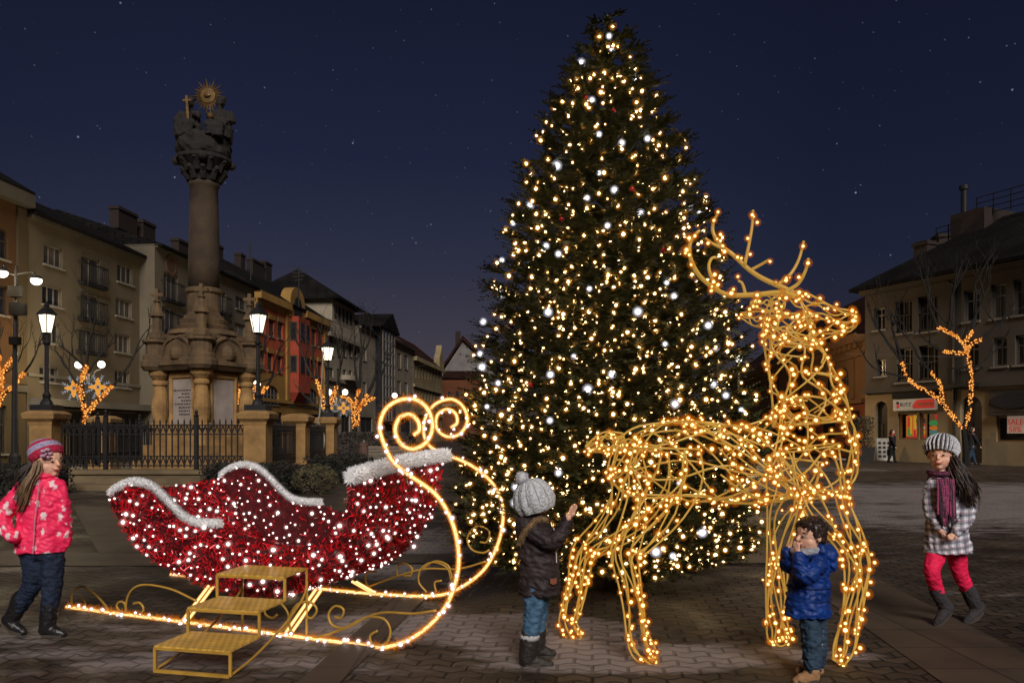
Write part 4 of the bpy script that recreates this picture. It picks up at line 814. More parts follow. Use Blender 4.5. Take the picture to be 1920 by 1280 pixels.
wrapped_tree('bare forked tree before the beige block','orange string lights on the forked tree before the beige block',32,[(163,866),(162,830),(160,790)],[[(160,795),(161,772),(152,742),(146,722)],[(156,752),(154,720),(159,700),(162,688)],[(168,772),(180,755),(196,740),(211,724)]],[((162,688),(175,600),.045),((162,690),(120,650),.04),((211,724),(262,650),.04),((146,722),(110,672),.04),((165,700),(205,640),.035),((160,700),(140,640),.03)], core=.030, dens=45)
wrapped_tree('bare tree half hidden by the right foot of the column','orange string lights on the tree beside the column foot',33,[(458,850),(454,800),(452,776)],[[(448,778),(462,764),(476,748),(484,722)],[(452,768),(450,742),(453,718)],[(480,744),(494,734),(501,724)],[(458,752),(470,735),(476,722)]],[((453,718),(475,640),.04),((484,722),(500,650),.04),((501,724),(540,665),.04),((476,722),(520,700),.03)], core=.030, dens=42)
wrapped_tree('bare tree between the cable-hung pillar lantern and the cream house','orange string lights on the tree behind the cable-hung pillar lantern',36,[(613,845),(612,800),(610,775)],[[(606,762),(604,745),(600,730),(594,712)],[(612,772),(620,755),(627,738),(632,722)]],[((594,712),(565,670),.045),((594,712),(600,650),.045),((632,722),(655,665),.045),((610,775),(560,745),.03),((610,720),(625,660),.035)], core=.030, dens=42)
wrapped_tree('bare tree with a Y-shaped trunk before the cream house','orange string lights on the Y-shaped trunk beside the twin globe lamp',42,[(666,842),(665,815),(665,795)],[[(665,800),(663,775),(668,752),(673,730)],[(664,770),(658,752),(640,741)],[(668,775),(680,755),(690,738)],[(676,760),(692,752),(702,744)],[(669,798),(672,775),(676,760)]],[((673,730),(690,655),.06),((640,741),(625,690),.05),((690,738),(720,670),.06),((702,744),(730,700),.05),((673,730),(655,670),.05)], core=.034, dens=44, sc=1.25)
wrapped_tree('big bare tree wrapped in orange lights behind the running girl','orange string lights spiralling along the wide fork above the running girl',33,[(1812,874),(1810,835),(1806,800)],
 [[(1806,802),(1815,775),(1820,735),(1819,695),(1813,662),(1805,645),(1790,630),(1775,622),(1757,613)],[(1812,660),(1820,645),(1840,635)],[(1808,645),(1815,630),(1822,620)],[(1813,664),(1795,662),(1768,659)],[(1802,800),(1785,780),(1765,755),(1745,738),(1720,724),(1700,708),(1690,676)],[(1767,752),(1760,718),(1745,697)]],
 [((1690,676),(1640,620),.06),((1690,676),(1672,600),.055),((1700,708),(1640,690),.045),((1757,613),(1735,545),.05),((1775,622),(1790,540),.055),((1822,620),(1850,540),.06),((1840,635),(1890,590),.055),((1745,697),(1700,640),.045),((1768,659),(1720,640),.045),((1805,640),(1820,560),.05),((1820,695),(1870,660),.04),((1790,630),(1760,570),.045)], core=.023, dens=46, keep=100, sc=.95)
# ================================================================ hedges, bush, bench, bollard and such
M_LEAFD = mat('dark hedge leaves', (.020,.018,.012), (.008,.008,.006), scale=9, rough=.8); M_LEAFB = mat('dusty brown green leaves', (.105,.085,.042), (.04,.034,.018), scale=7, rough=.85); M_TWIG = mat('brown hedge twigs', (.040,.030,.024), (.02,.016,.013), scale=6)
def leaf(m, p, s, d=None):
    d = d or Vector((R(-1,1),R(-1,1),R(-1,1))).normalized(); u = d.orthogonal().normalized(); u.rotate(Matrix.Rotation(R(0,6.28), 3, d)); m.add([p-d*s, p+u*s*.4, p+d*s, p-u*s*.4], [(0,1,2,3)])
def hedge(label, x0, x1, y0, y1, h, mt, n=2600, s=.05, name='hedge'):
    t = thing(name, label, name.split('_')[-1], ((x0+x1)/2,(y0+y1)/2,0), 0, 'clipped hedges', world=True); m = MB(); m.box(x0+.08,x1-.08,y0+.08,y1-.08,0,h-.08); m.build('core', M_TWIG if mt is M_TWIG else M_LEAFD, t); m = MB()
    for _ in range(n):
        k = R(0,1); p = Vector((R(x0,x1), y0, R(0,h))) if k < .5 else Vector((R(x0,x1), R(y0,y1), h)) if k < .8 else Vector((random.choice((x0,x1)), R(y0,y1), R(0,h)))
        p += Vector((R(-.06,.06),R(-.06,.06),R(-.06,.05))); leaf(m, p, R(.5,1.2)*s)
    m.build('foliage', mt, t); return t
hedge('dark clipped hedge behind the pink-jacketed girl', -13.2, -9.9, 17.0, 18.0, .62, M_LEAFD); hedge('dark clipped hedge along the low wall behind the sleigh', -6.75, -4.9, 17.3, 18.6, .62, M_LEAFD)
hedge('dark clipped hedge below the cable-hung pillar', -5.6, -4.35, 21.5, 24.5, .68, M_LEAFD, 2000); hedge('long brown twiggy hedge behind the bench', -8.6, -4.4, 35, 36.5, 1.35, M_TWIG, 3500, .07)
t = thing('round_bush', 'round dusty green bush at the end of the dark hedge behind the sleigh', 'bush', (-4.35,17.6,0), 0, world=True); m = MB()
for _ in range(3200):
    d = Vector((R(-1,1),R(-1,1),R(-.4,1))).normalized(); q = Vector((-4.35+d.x*.50*R(.75,1.05), 17.6+d.y*.45, .30+d.z*.36*R(.8,1.05))); leaf(m, q, R(.02,.05))
m.build('foliage', M_LEAFB, t); m = MB()
for k in range(9): a_ = k*.7; m.tube([(-4.35,17.6,0),(-4.35+.3*math.cos(a_),17.6+.3*math.sin(a_),.4)], .015, 4)
m.build('stem', M_BARK, t)
M_BENCH = mat('weathered bench boards', (.16,.13,.095), (.10,.08,.06), scale=5, stretch=(1,8,8)); M_CONC = mat('pale concrete', (.22,.19,.16), rough=.9, bump=.3)
t = thing('park_bench', 'wooden slatted bench with snowy seat behind the sleigh scrolls', 'bench', (P(733,850,31).x,31,0), 0); m = MB()
for k in range(3): m.box(-1.0,1.0,.42+.01*k,.45+.01*k,.48+k*.13,.59+k*.13)
m.build('backrest', M_BENCH, t); m = MB(); 
for k in range(3): m.box(-1.0,1.0,-.05+k*.15,.08+k*.15,.41,.45)
m.build('seat', M_BENCH, t)
for x in (-.8,.8): m = MB(); m.box(x-.05,x+.05,-.02,.40,0,.405); m.bar((x,.46,.3),(x,.49,.86),.06); m.build('leg', M_IRON, t)
b = P(682,870,27); t = thing('bollard', 'reddish brown stone bollard before the bench', 'bollard', (b.x,27,0), 0); m = MB(); m.lathe([(.17,0),(.155,.9),(.17,.92),(.17,1.0),(.05,1.04)], 14); m.build('post', mat('brown red stone', (.10,.055,.04)), t); m = MB(); m.sphere((0,0,1.07), .045); m.build('knob', M_CONC, t, smooth=True)
m = MB(); b = P(660,852,33); m.box(b.x-1.4,b.x+1.2,32.2,33,0,.42); tag(m.build('low_wall', M_CONC), 'low pale concrete ledge beside the bench', 'wall', 'concrete ledges')
b = P(1612,857,37); t = thing('planter', 'dark square planter with a brown shrub outside the corner shop', 'planter', (b.x,37,0), 0); m = MB(); m.rings([[(sx_*r,sy_*r,z) for sx_, sy_ in ((-1,-1),(1,-1),(1,1),(-1,1))] for r, z in ((.44,0),(.5,.7),(.52,.72),(.44,.72),(.42,.6))]); m.build('tub', mat('dark planter metal', (.02,.018,.017)), t); m = MB()
for _ in range(1100): d = Vector((R(-1,1),R(-1,1),R(-1,1))); leaf(m, Vector((d.x*.55,d.y*.5,1.4+d.z*.75)), R(.04,.09))
for k in range(12): m.tube([(0,0,.6),(R(-.4,.4),R(-.4,.4),R(1.2,2.0))], .02, 4)
m.build('foliage', M_LEAFB, t)
b = P(1645,858,39); t = thing('sandwich_board', 'white board sign with dark round pictures standing at the arched shop door', 'sign', (b.x,38.3,0), -.3); m = MB()
m.add([(-.36,-.22,.05),(.36,-.22,.05),(.33,0,1.12),(-.33,0,1.12),(-.36,.22,.05),(.36,.22,.05)], [(0,1,2,3),(5,4,3,2)]); m.build('board', mat('white sign board', (.42,.38,.33)), t); m = MB()
for r_ in range(4):
    for c_ in range(3):
        z = .25+r_*.21; y = -.22*(1-(z-.05)/1.07)-.012; x = -.2+c_*.2; m.rings([[(x+.075*math.cos(a_*PI/5), y+dy, z+.075*math.sin(a_*PI/5)) for a_ in range(10)] for dy in (0,.008)])
m.build('picture', mat('dark printed discs', (.03,.025,.022)), t)
t = thing('hanging_cable', 'pale cable looped and hung beside the last pillar of the side fence', 'cable', (FX1,FY1,1), 0, world=True); m = MB(); Q = lambda px, py: P(px,py,26.4)
for pl in ([(606,655),(603,720),(597,790),(583,800),(590,812),(600,822),(602,840),(598,852)],[(598,795),(606,810),(605,835),(597,850),(584,846)],[(590,796),(597,815),(600,840),(595,851)],[(597,790),(608,818),(606,842),(600,848)]): m.tube(spline([Q(*p) for p in pl], 6), .022, 5)
m.build('cable', mat('pale cable sheath', (.30,.27,.20)), t)
t = thing('span_wire', 'thin overhead wire strung across the front of the corner shop building', 'wire', P(1590,664,38), 0, 'overhead wires', world=True); m = MB(); m.tube(spline([P(1585,663,39),P(1750,668,36),P(1925,669,34)], 8), .014, 4); m.build('wire', mat('grey wire', (.10,.09,.08)), t)
t = thing('span_wire', 'thin overhead wire running to the arcaded building at the street end', 'wire', P(690,690,70), 0, 'overhead wires', world=True); m = MB(); m.tube(spline([P(660,688,65),P(760,690,80),P(835,677,140)], 8), .03, 4); m.build('wire', mat('grey wire', (.10,.09,.08)), t)
for px, y0, Y, lb in ((560,500,66,'rooftop aerial above the red house'),(738,590,110,'rooftop aerial above the townhouse'),(470,455,64,'thin rooftop mast left of the red house chimneys')):
    t = thing('roof_aerial', lb, 'aerial', P(px,y0+60,Y), 0, 'rooftop aerials', world=True); m = MB(); m.tube([P(px,y0+75,Y),P(px,y0,Y)], .06, 5)
    if px != 470:
        for k in range(4): m.bar(P(px-14+k*2,y0+5+k*7,Y),P(px+14-k*2,y0+3+k*7,Y),.06)
    m.build('mast', M_IRON, t)
m = MB(); rs = []; A_, B_ = G(1560,861.5), G(1990,870)
for i in range(90):
    p = A_.lerp(B_, i/89); w = .35+.3*noise.noise((i*.31,0,0)); hh = .09+.08*noise.noise((i*.43,5,0)); rs.append([(p.x+.1*noise.noise((i*.7,j,1)), p.y+w*math.cos(PI*j/6), max(.004, hh*math.sin(PI*j/6)*(1+.4*noise.noise((i*.9,j*.8,2))))) for j in range(7)])
for i in range(89):
    for j in range(6): m.add([rs[i][j], rs[i+1][j], rs[i+1][j+1], rs[i][j+1]], [(0,1,2,3)])
tag(m.build('snow', mat('dirty swept snow', (.30,.27,.26), (.14,.12,.11), scale=5, rough=.9, bump=.5), None, True), kind='stuff')
# ================================================================ big fir
TX, TY, TH = P(1141,800,6.95).x, 6.95, 4.97
M_NEED = mat('fir needles', (.095,.095,.032), (.034,.038,.014), scale=16, rough=.6, spec=.3); M_FIRBARK = mat('fir bark', (.05,.035,.025), rough=.9, bump=.5)
T = thing('fir_tree', 'tall dense fir covered in warm lights standing behind the wire reindeer', 'fir tree', (TX,TY,0), 0, world=True)
m = MB(); m.tube([(TX,TY,0),(TX,TY,2.5),(TX,TY,TH-.15)], [.13,.08,.012], 9); m.build('trunk', M_FIRBARK, T)
def rad_at(z):
    u = (TH-z)/TH; return (1.26*(1-(1-u)**1.88)+.03)*min(1, (z+.42)/.80)
m = MB(); tips = []
def spray(m, p, d, s):
    """one fir twig: an axis with needles in two flattened rows"""
    d = d.normalized(); up = Vector((0,0,1)); sd = d.cross(up); sd = sd.normalized() if sd.length > .1 else Vector((1,0,0)); nn = sd.cross(d); n = 7
    for i in range(n):
        t = i/(n-1); q = p+d*s*t; l = s*.42*(1-.55*t)
        for k in (-1,1):
            a_ = (sd*k*R(.7,1.0)+d*R(.6,1.0)+nn*R(-.35,.5)).normalized(); w = a_.cross(nn).normalized()*.0105+nn*R(-.003,.003)
            m.add([q-w, q+w, q+a_*l], [(0,1,2)])
    w = sd*.006; m.add([p-w, p+w, p+d*s], [(0,1,2)])
nb = 760
for b_ in range(nb):
    z = .12+(TH-.22)*(1-(1-(b_+.5)/nb)**.62); a_ = b_*2.39996+R(-.2,.2); rr = rad_at(z)*R(.84,1.08); dirv = Vector((math.cos(a_), math.sin(a_), 0)); drop = .10+.22*(1-z/TH)
    pts = []
    for i in range(6): t = i/5; pts.append(Vector((TX,TY,z+.10+.05))+dirv*rr*t+Vector((0,0,-drop*math.sin(t*1.9)*rr*.55+.10*rr*t**3)))
    for p in pts: p.z = max(p.z, .035)
    m.tube(pts, [.012*(1-.8*i/5) for i in range(6)], 3, cap=False)
    ns = int(12+30*rr)
    for k in range(ns):
        t = 1-R(0,1)**1.5*.85; i = min(4, int(t*5)); q = pts[i].lerp(pts[i+1], t*5-i); dd = (pts[i+1]-pts[i]).normalized(); sd = dd.cross(Vector((0,0,1))).normalized()*random.choice((-1,1))
        dv = dd*R(.5,1.2)+sd*R(.1,1.0)+Vector((0,0,R(-.45,.4))); s_ = R(.08,.19)*(.75+.3*rr)*min(1, .35+.9*(TH-z)); spray(m, q, dv, s_)
        if dirv.y < .35 and R(0,1) < .36: tips.append(q+dv.normalized()*s_*R(.3,.95)+Vector((0,0,.005)))
    spray(m, pts[-1], pts[-1]-pts[-2], .16*min(1, .3+.9*(TH-z)))
for k in range(26): spray(m, Vector((TX,TY,TH-.50+k*.018)), Vector((math.cos(k*2.4),math.sin(k*2.4),.5+k*.05)), .13-.002*k)
spray(m, Vector((TX,TY,TH-.12)), Vector((0,0,1)), .12)
m.build('crown', M_NEED, T)
tips = [p for p in tips if abs(p.x-TX) < .02+.42*(TH-p.z) or p.z < TH-.6]; random.shuffle(tips)
def on_tree(px, py):       # point on the near side of the crown seen at px, py
    Yc = TY
    for _ in range(8):
        p = P(px, py, Yc); r = rad_at(max(p.z,.06)); dx = p.x-TX; Yc = TY-math.sqrt(max(r*r-dx*dx, .0025))*1.03
    p = P(px, py, Yc); return (p.x, p.y, p.z)
big = [(1090,118,1),(1190,146,.95),(1142,68,.7),(1147,91,.8),(1110,188,.75),(1062,210,.6),(1123,252,.75),(1166,268,.75),(1214,260,.75),(1216,294,.75),(1044,311,1.1),(1123,324,.65),(1152,356,.85),(1101,371,.7),(994,385,.95),(962,418,.75),(1201,400,.9),(1290,387,1.05),(1312,398,.75),(1139,423,.7),(1024,461,.8),(1047,476,.8),(941,488,.7),(1105,541,.65),(940,551,1.05),(1028,585,1.0),(1196,584,1.0),(906,603,.9),(1264,555,.75),(1328,610,.85),(900,663,.75),(904,688,1.1),(1341,650,1.0),(1032,702,.85),(1147,702,.85),(934,718,.7),(1102,730,1.0),(1266,757,.95),(1338,720,.8),(1361,741,.75),(1390,768,.6),(962,783,.7),(1031,788,.75),(913,762,.6),(1047,886,.75),(967,912,.9),(966,942,1.0),(1317,998,.95),(1230,1034,1.05),(1262,1042,.75),(1274,905,.6),(1247,645,.6),(1076,668,.6),(1250,530,.6)]  # bulbs enlarged and whitened to stand in for starburst glints
S = thing('string_lights', 'warm and white light strings wound round the tall fir', 'string lights', (TX,TY,0), 0, world=True)
spots = [(*on_tree(x, y), 1.0*s) for x, y, s in big]
for p in spots: pass
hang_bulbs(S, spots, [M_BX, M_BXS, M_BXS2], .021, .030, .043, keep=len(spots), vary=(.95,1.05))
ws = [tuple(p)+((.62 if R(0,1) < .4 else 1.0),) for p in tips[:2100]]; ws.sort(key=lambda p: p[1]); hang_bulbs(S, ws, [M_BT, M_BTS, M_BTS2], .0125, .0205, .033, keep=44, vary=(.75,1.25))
m = MB()
for k in range(9):
    pts = []
    for i in range(60): a_ = -PI+i*PI/59; z = .5+k*.5+.25*i/59; r = rad_at(z)*.93; pts.append((TX+r*math.cos(a_), TY+r*math.sin(a_), z+.04*math.sin(i*1.1)))
    m.tube(pts, .004, 3, cap=False)
m.build('wire', M_WIRE, S)
M_BERRY = mat('red bauble', (.40,.01,.015), rough=.25)
for px, py in ((1098,183),(1150,209),(1185,355),(1053,411),(995,721),(1244,470)):
    p = on_tree(px, py); m = MB(); m.sphere((0,0,0), .022); o = thing('bauble', 'small red bauble hung deep among the warm bulbs of the fir', 'bauble', p, 0, 'red baubles on the fir'); m.build('ball', M_BERRY, o, smooth=True); m = MB(); m.tube([(0,0,.02),(0,0,.04)], .004, 5); m.build('cap', M_GOLD, o)
# ================================================================ sleigh
E1 = Vector((.914,-.407,0)); E2 = Vector((.407,.914,0)); C0 = 4.165
def SL(px, py, c=0.):       # point of the upright plane at distance c behind the near runner
    k = (px-960)/F; Y_ = (C0+c)/(k*E2.x+E2.y); p = P(px, py, Y_); return Vector((p.dot(E1), C0+c, max(p.z, .012)))
CN, CF = .1, 1.25
def SW(s, c, z, tub=False):
    if tub: z *= 1+.09*(c-CN)/(CF-CN)
    p = E1*s+E2*(C0+c); return Vector((p.x, p.y, z))
def trace(pl, c, n=8): return [SW(q.x, c, q.z) for q in [SL(x, y, c) for x, y in [tuple(v) for v in spline(pl, n)]]]
M_ROPE = emit('rope light core', (1,.70,.32), 3.2); M_ROPES = shell('amber rope halo', (1,.36,.03), .80, .55); M_ROPEF = shell('amber halo tinsel', (1,.25,.008), .60, .75)  # sleeve and tinsel hairs emit amber to draw the halo round the rope
M_GOLDP = mat('gold painted iron', (.50,.29,.05), (.36,.20,.032), rough=.45, metal=.12, scale=9)
SB = SW(-3.4, .7, 0); T = thing('sleigh', 'big red tinsel sleigh with white fur trim and glowing gold runners', 'sleigh', SB, 0, world=True)
rimA = [(205,930),(222,917),(250,908),(280,915),(305,936),(330,962),(350,978),(378,986),(411,987)]; rimB = [(411,987),(440,1000),(490,1014),(540,1024),(590,1020),(622,1002),(642,972),(654,935),(664,897)]
bot = [(205,930),(212,952),(230,985),(255,1020),(290,1049),(335,1073),(385,1094),(440,1108),(495,1113),(545,1106),(588,1082),(622,1042),(645,998),(657,950),(664,897)]
CN, CF = .1, 1.25
prof = lambda pl, n=6: [SL(x, y, CN) for x, y in [tuple(v) for v in spline(pl, n)]]
rim = prof(rimA)+prof(rimB)[1:]; bt = prof(bot)
def resample(pl, n):
    d = [0]
    for a_, b_ in zip(pl, pl[1:]): d.append(d[-1]+(b_-a_).length)
    out = []; j = 0
    for i in range(n):
        t = d[-1]*i/(n-1)
        while j < len(d)-2 and d[j+1] < t: j += 1
        out.append(pl[j].lerp(pl[j+1], (t-d[j])/max(d[j+1]-d[j], 1e-9)))
    return out
NP = 44; rim = resample(rim, NP); bt = resample(bt, NP); srf = []      # srf: quads to dress with tinsel
sh = MB()
def panel(c, th):
    vs = []
    for i in range(NP):
        for j in range(7): q = rim[i].lerp(bt[i], j/6); vs.append(SW(q.x, c, q.z, True))
    for i in range(NP-1):
        for j in range(6): srf.append((vs[i*7+j], vs[i*7+j+1], vs[(i+1)*7+j+1], vs[(i+1)*7+j]))
    m = MB(); n_ = E2*th
    a_ = [v for v in vs]; b_ = [v+n_ for v in vs]; F_ = [(i*7+j, i*7+j+1, (i+1)*7+j+1, (i+1)*7+j) for i in range(NP-1) for j in range(6)]
    m.add(a_, F_); m.add(b_, F_); return m
M_RED = mat('dark red lining', (.10,.003,.006), (.035,.001,.002), scale=20, rough=.6)
panel(CN, .03).build('side_panel', M_RED, T); panel(CF, -.03).build('side_panel', M_RED, T)
m = MB(); vs = []; nc = 8
for i in range(NP):
    for j in range(nc+1): vs.append(SW(bt[i].x, CN+(CF-CN)*j/nc, bt[i].z, True))
FF = [(i*(nc+1)+j, i*(nc+1)+j+1, (i+1)*(nc+1)+j+1, (i+1)*(nc+1)+j) for i in range(NP-1) for j in range(nc)]
m.add(vs, FF); m.build('shell', M_RED, T); srf += [tuple(vs[k] for k in f_) for f_ in FF]
# seat bench inside
s0, s1 = SL(300,1000,CN).x, SL(430,1000,CN).x; zs = .40; m = MB()
m.poly([SW(s0,CN+.04,zs),SW(s1,CN+.04,zs),SW(s1,CF-.04,zs),SW(s0,CF-.04,zs)]); m.poly([SW(s1,CN+.04,zs),SW(s1,CN+.04,zs-.2),SW(s1,CF-.04,zs-.2),SW(s1,CF-.04,zs)]); m.build('seat', M_RED, T)
M_TIN = mat('red tinsel', (.80,.010,.020), (.50,.005,.012), scale=30, rough=.32, metal=.12, contrast=(.4,.6)); M_TIND = mat('dark tinsel and inner shade', (.22,.004,.010), (.06,.002,.004), scale=30, rough=.4, metal=.1)
ar = [((q[1]-q[0]).cross(q[3]-q[0])).length for q in srf]; arb = [a_*(.5 if i >= len(srf)-len(FF) and q[0].z < .55 else 1) for i, (a_, q) in enumerate(zip(ar, srf))]; tm = MB(); bspots = []
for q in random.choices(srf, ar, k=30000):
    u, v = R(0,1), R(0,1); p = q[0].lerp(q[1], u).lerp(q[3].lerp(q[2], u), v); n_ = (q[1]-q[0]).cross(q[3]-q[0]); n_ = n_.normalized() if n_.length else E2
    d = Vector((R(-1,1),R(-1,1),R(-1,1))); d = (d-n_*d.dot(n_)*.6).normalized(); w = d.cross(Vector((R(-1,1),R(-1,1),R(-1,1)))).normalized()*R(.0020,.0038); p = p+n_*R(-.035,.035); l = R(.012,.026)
    tm.add([p-d*l-w, p-d*l+w, p+d*l+w, p+d*l-w], [(0,1,2,3)], 0 if R(0,1) < (.34 if (p-E1*p.dot(E1)).dot(E2)-C0 > CF-.12 and p.z < .75 else .78) else 1)  # more dark shards low on the far inner side: shade put into colour
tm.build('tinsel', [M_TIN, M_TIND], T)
cells = {}
for q in random.choices(srf, arb, k=1000):
    u, v = R(0,1), R(0,1); p = q[0].lerp(q[1], u).lerp(q[3].lerp(q[2], u), v); n_ = (q[1]-q[0]).cross(q[3]-q[0]); n_ = n_.normalized() if n_.length else E2
    k = -1 if n_.y > 0 else 1; rmin = R(.034,.064); key = tuple(int(c//.052) for c in p)
    if any((key[0]+a_, key[1]+b_, key[2]+c_) in cells and (cells[(key[0]+a_, key[1]+b_, key[2]+c_)]-p).length < rmin for a_ in (-1,0,1) for b_ in (-1,0,1) for c_ in (-1,0,1)): continue
    cells[key] = p.copy()
    bspots.append((*(p+n_*k*.032), random.choice((.4,.5,.65,.8,1.0,1.35))))
bspots.sort(key=lambda p: p[1]); hang_bulbs(T, bspots, [M_BW, M_BWS, M_BWS2], .0088, .0135, .0215, keep=100, vary=(.85,1.15))
M_FUR = mat('white fur tinsel', (.90,.89,.90), (.70,.70,.72), scale=40, rough=.7)
def fur(path, r, n):
    m = MB(); m.tube(path, r*.62, 10)
    for _ in range(n):
        t = R(0, len(path)-1.001); i = int(t); p = path[i].lerp(path[i+1], t-i); ax = (path[i+1]-path[i]).normalized(); d = Vector((R(-1,1),R(-1,1),R(-1,1))); d = (d-ax*d.dot(ax)).normalized(); e = (d+ax*R(-.8,.8)+Vector((R(-.3,.3),R(-.3,.3),R(-.3,.3)))).normalized(); w = e.cross(ax).normalized()*.0042; q = p+d*r*.55; m.add([q-w, q+w, q+e*r*R(.38,.62)], [(0,1,2)])
    return m.build('fur_trim', M_FUR, T)
rA = resample(prof(rimA), 30)
fur([SW(p.x, CN+.01, p.z+.02) for p in rA], .040, 5200); fur([SW(p.x, CF-.01, p.z+.02, True) for p in rA], .040, 5200)
top = rim[-1]; fur([SW(top.x+.01, CN-.06+(CF-CN+.14)*i/20, top.z+.02+.02*math.sin(i/20*PI), True) for i in range(21)], .062, 4600)
# runners with rope light, near and far
nearp = [(125,1140),(230,1153),(345,1169),(460,1186),(560,1200),(640,1213),(705,1216),(770,1197),(820,1157),(848,1110),(860,1050),(850,985),(820,930),(772,893),(738,866),(720,832),(712,800),(722,768),(748,750),(780,749),(803,768),(811,800),(800,828),(775,841),(752,832),(741,806),(750,782),(770,777),(784,790),(786,806),(776,815)]
farp = [(320,1079),(420,1095),(520,1103),(620,1107),(720,1114),(800,1117),(850,1108),(905,1070),(935,1015),(943,955),(925,908),(885,873),(838,852),(808,838),(795,815),(797,785),(815,758),(846,748),(869,763),(876,790),(862,813),(838,818),(819,803),(820,778),(838,767),(854,775),(857,792),(846,801)]
for pl, c in ((nearp, 0.), (farp, 1.36)):
    pts = trace(pl, c, 8); m = MB(); m.tube(pts, .0095, 7); rn = m.build('runner', M_ROPE, T, smooth=True); m = MB(); m.tube(pts, .0175, 8); m.build('halo_sleeve', M_ROPES, rn, smooth=True)
    m = MB(); hb = []
    for i in range(len(pts)-1):
        a_, b_ = pts[i], pts[i+1]; ax = (b_-a_).normalized()
        for k in range(int((b_-a_).length*620)):
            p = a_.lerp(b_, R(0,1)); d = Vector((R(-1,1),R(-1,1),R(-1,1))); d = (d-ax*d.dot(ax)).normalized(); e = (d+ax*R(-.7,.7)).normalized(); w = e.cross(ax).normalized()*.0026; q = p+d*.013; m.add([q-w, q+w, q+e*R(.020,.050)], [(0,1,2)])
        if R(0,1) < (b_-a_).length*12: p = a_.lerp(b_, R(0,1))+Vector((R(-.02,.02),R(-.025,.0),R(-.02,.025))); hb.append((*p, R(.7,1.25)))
    m.build('halo_tinsel', M_ROPEF, rn); hang_bulbs(rn, hb, [M_BW, M_BWS, M_BWS2], .0095, .0145, .0225, keep=100, vary=(.9,1.1))
for a_, b_ in (((SL(345,1172,0), 0.), (SL(392,1092,CN), CN+.05)), ((SL(538,1196,0), 0.), (SL(588,1108,CN), CN+.05))):
    for k in (-.022, .022):
        m = MB(); p = SW(a_[0].x+k, a_[1], a_[0].z); q = SW(b_[0].x+k, b_[1], b_[0].z); m.tube([p, q], .009, 6); st_ = m.build('strut', M_ROPE, T); m = MB(); m.tube([p, q], .015, 6); m.build('halo_sleeve', M_ROPES, st_)
for s_ in (-4.55,):
    m = MB(); p = SW(s_, 1.36, .02); q = SW(s_+.12, CF-.05, .30); m.tube([p, q], .009, 6); m.build('strut', M_ROPE, T)
for k in (-.02,.02):
    p = SL(702,1112,1.36); q = SL(664,1090,1.2); m = MB(); p = SW(p.x+k, 1.36, p.z); q = SW(q.x+k, 1.2, q.z); m.tube([p, q], .009, 6); st_ = m.build('strut', M_ROPE, T); m = MB(); m.tube([p, q], .015, 6); m.build('halo_sleeve', M_ROPES, st_)
def scroll(c, pls, r=.0085):
    for pl in pls: m = MB(); m.tube(trace(pl, c, 7), r, 6); m.build('scroll', M_GOLDP, T, smooth=True)
scroll(0., [[(215,1156),(185,1120),(158,1100),(140,1106),(134,1125),(140,1142),(152,1143),(160,1130),(152,1118)],[(368,1126),(320,1104),(270,1096),(245,1108),(236,1135),(240,1158),(256,1157),(269,1142),(262,1130),(250,1131)],[(236,1150),(226,1146),(219,1136),(224,1128),(233,1130),(236,1142)],
 [(585,1198),(640,1180),(680,1160),(720,1148),(775,1150),(818,1144)],[(680,1160),(650,1176),(624,1172),(616,1152),(628,1136),(644,1142),(640,1158),(628,1156)],[(690,1155),(720,1160),(732,1182),(724,1205),(700,1208),(694,1192),(708,1182)],
 [(505,1190),(535,1176),(540,1150),(522,1128),(500,1132),(497,1150),(510,1158),(520,1152)],[(552,1198),(542,1165),(555,1135),(580,1128),(594,1142),(585,1158),(572,1155)]])
scroll(1.36, [[(660,1112),(700,1096),(750,1078),(800,1066),(860,1066),(912,1052)],[(745,1080),(745,1062),(757,1056),(772,1064),(770,1078),(757,1079)],[(790,1068),(815,1052),(840,1060),(848,1085)],[(800,1110),(785,1090),(790,1065),(812,1054),(838,1064),(846,1088)],[(818,1110),(815,1092),(828,1088)],[(918,1030),(905,1036),(885,1030),(876,1010),(888,990),(906,988),(918,1000),(912,1016),(900,1016)],[(700,1108),(686,1090),(690,1072),(706,1072)]])
# ================================================================ gold steps
u1 = Vector((.972,-.235,0)); u2 = Vector((.20,.98,0)).normalized(); o3 = G(289,1259); T = thing('step_stool', 'gold three-tread metal steps leading up to the red sleigh', 'steps', o3, 0, world=True)
def chk_mat():
    m_, N, L, b_ = new_mat('gold chequer plate'); b_.inputs['Metallic'].default_value = .12; b_.inputs['Roughness'].default_value = .42
    tc = N.new('ShaderNodeTexCoord'); mp = N.new('ShaderNodeMapping'); mp.inputs['Rotation'].default_value = (0,0,.55); L.new(tc.outputs['Object'], mp.inputs[0]); ck = N.new('ShaderNodeTexChecker'); ck.inputs['Scale'].default_value = 38; L.new(mp.outputs[0], ck.inputs[0])
    ck.inputs[1].default_value = (.74,.45,.085,1); ck.inputs[2].default_value = (.50,.29,.05,1); n = N.new('ShaderNodeTexNoise'); n.inputs['Scale'].default_value = 7; L.new(tc.outputs['Object'], n.inputs['Vector'])
    L.new(mix(N, L, .6, ck.outputs[0], ramp(N, L, n.outputs[0], [(.3,(.6,.6,.6)),(.7,(1.2,1.2,1.2))]), 'MULTIPLY'), b_.inputs['Base Color']); bp = N.new('ShaderNodeBump'); bp.inputs['Strength'].default_value = .3; bp.inputs['Distance'].default_value = .004; L.new(ck.outputs[1], bp.inputs['Height']); L.new(bp.outputs[0], b_.inputs['Normal']); return m_
M_CHK = chk_mat(); W_, D_, H_ = .475, .31, .148; UP = Vector((0,0,1))
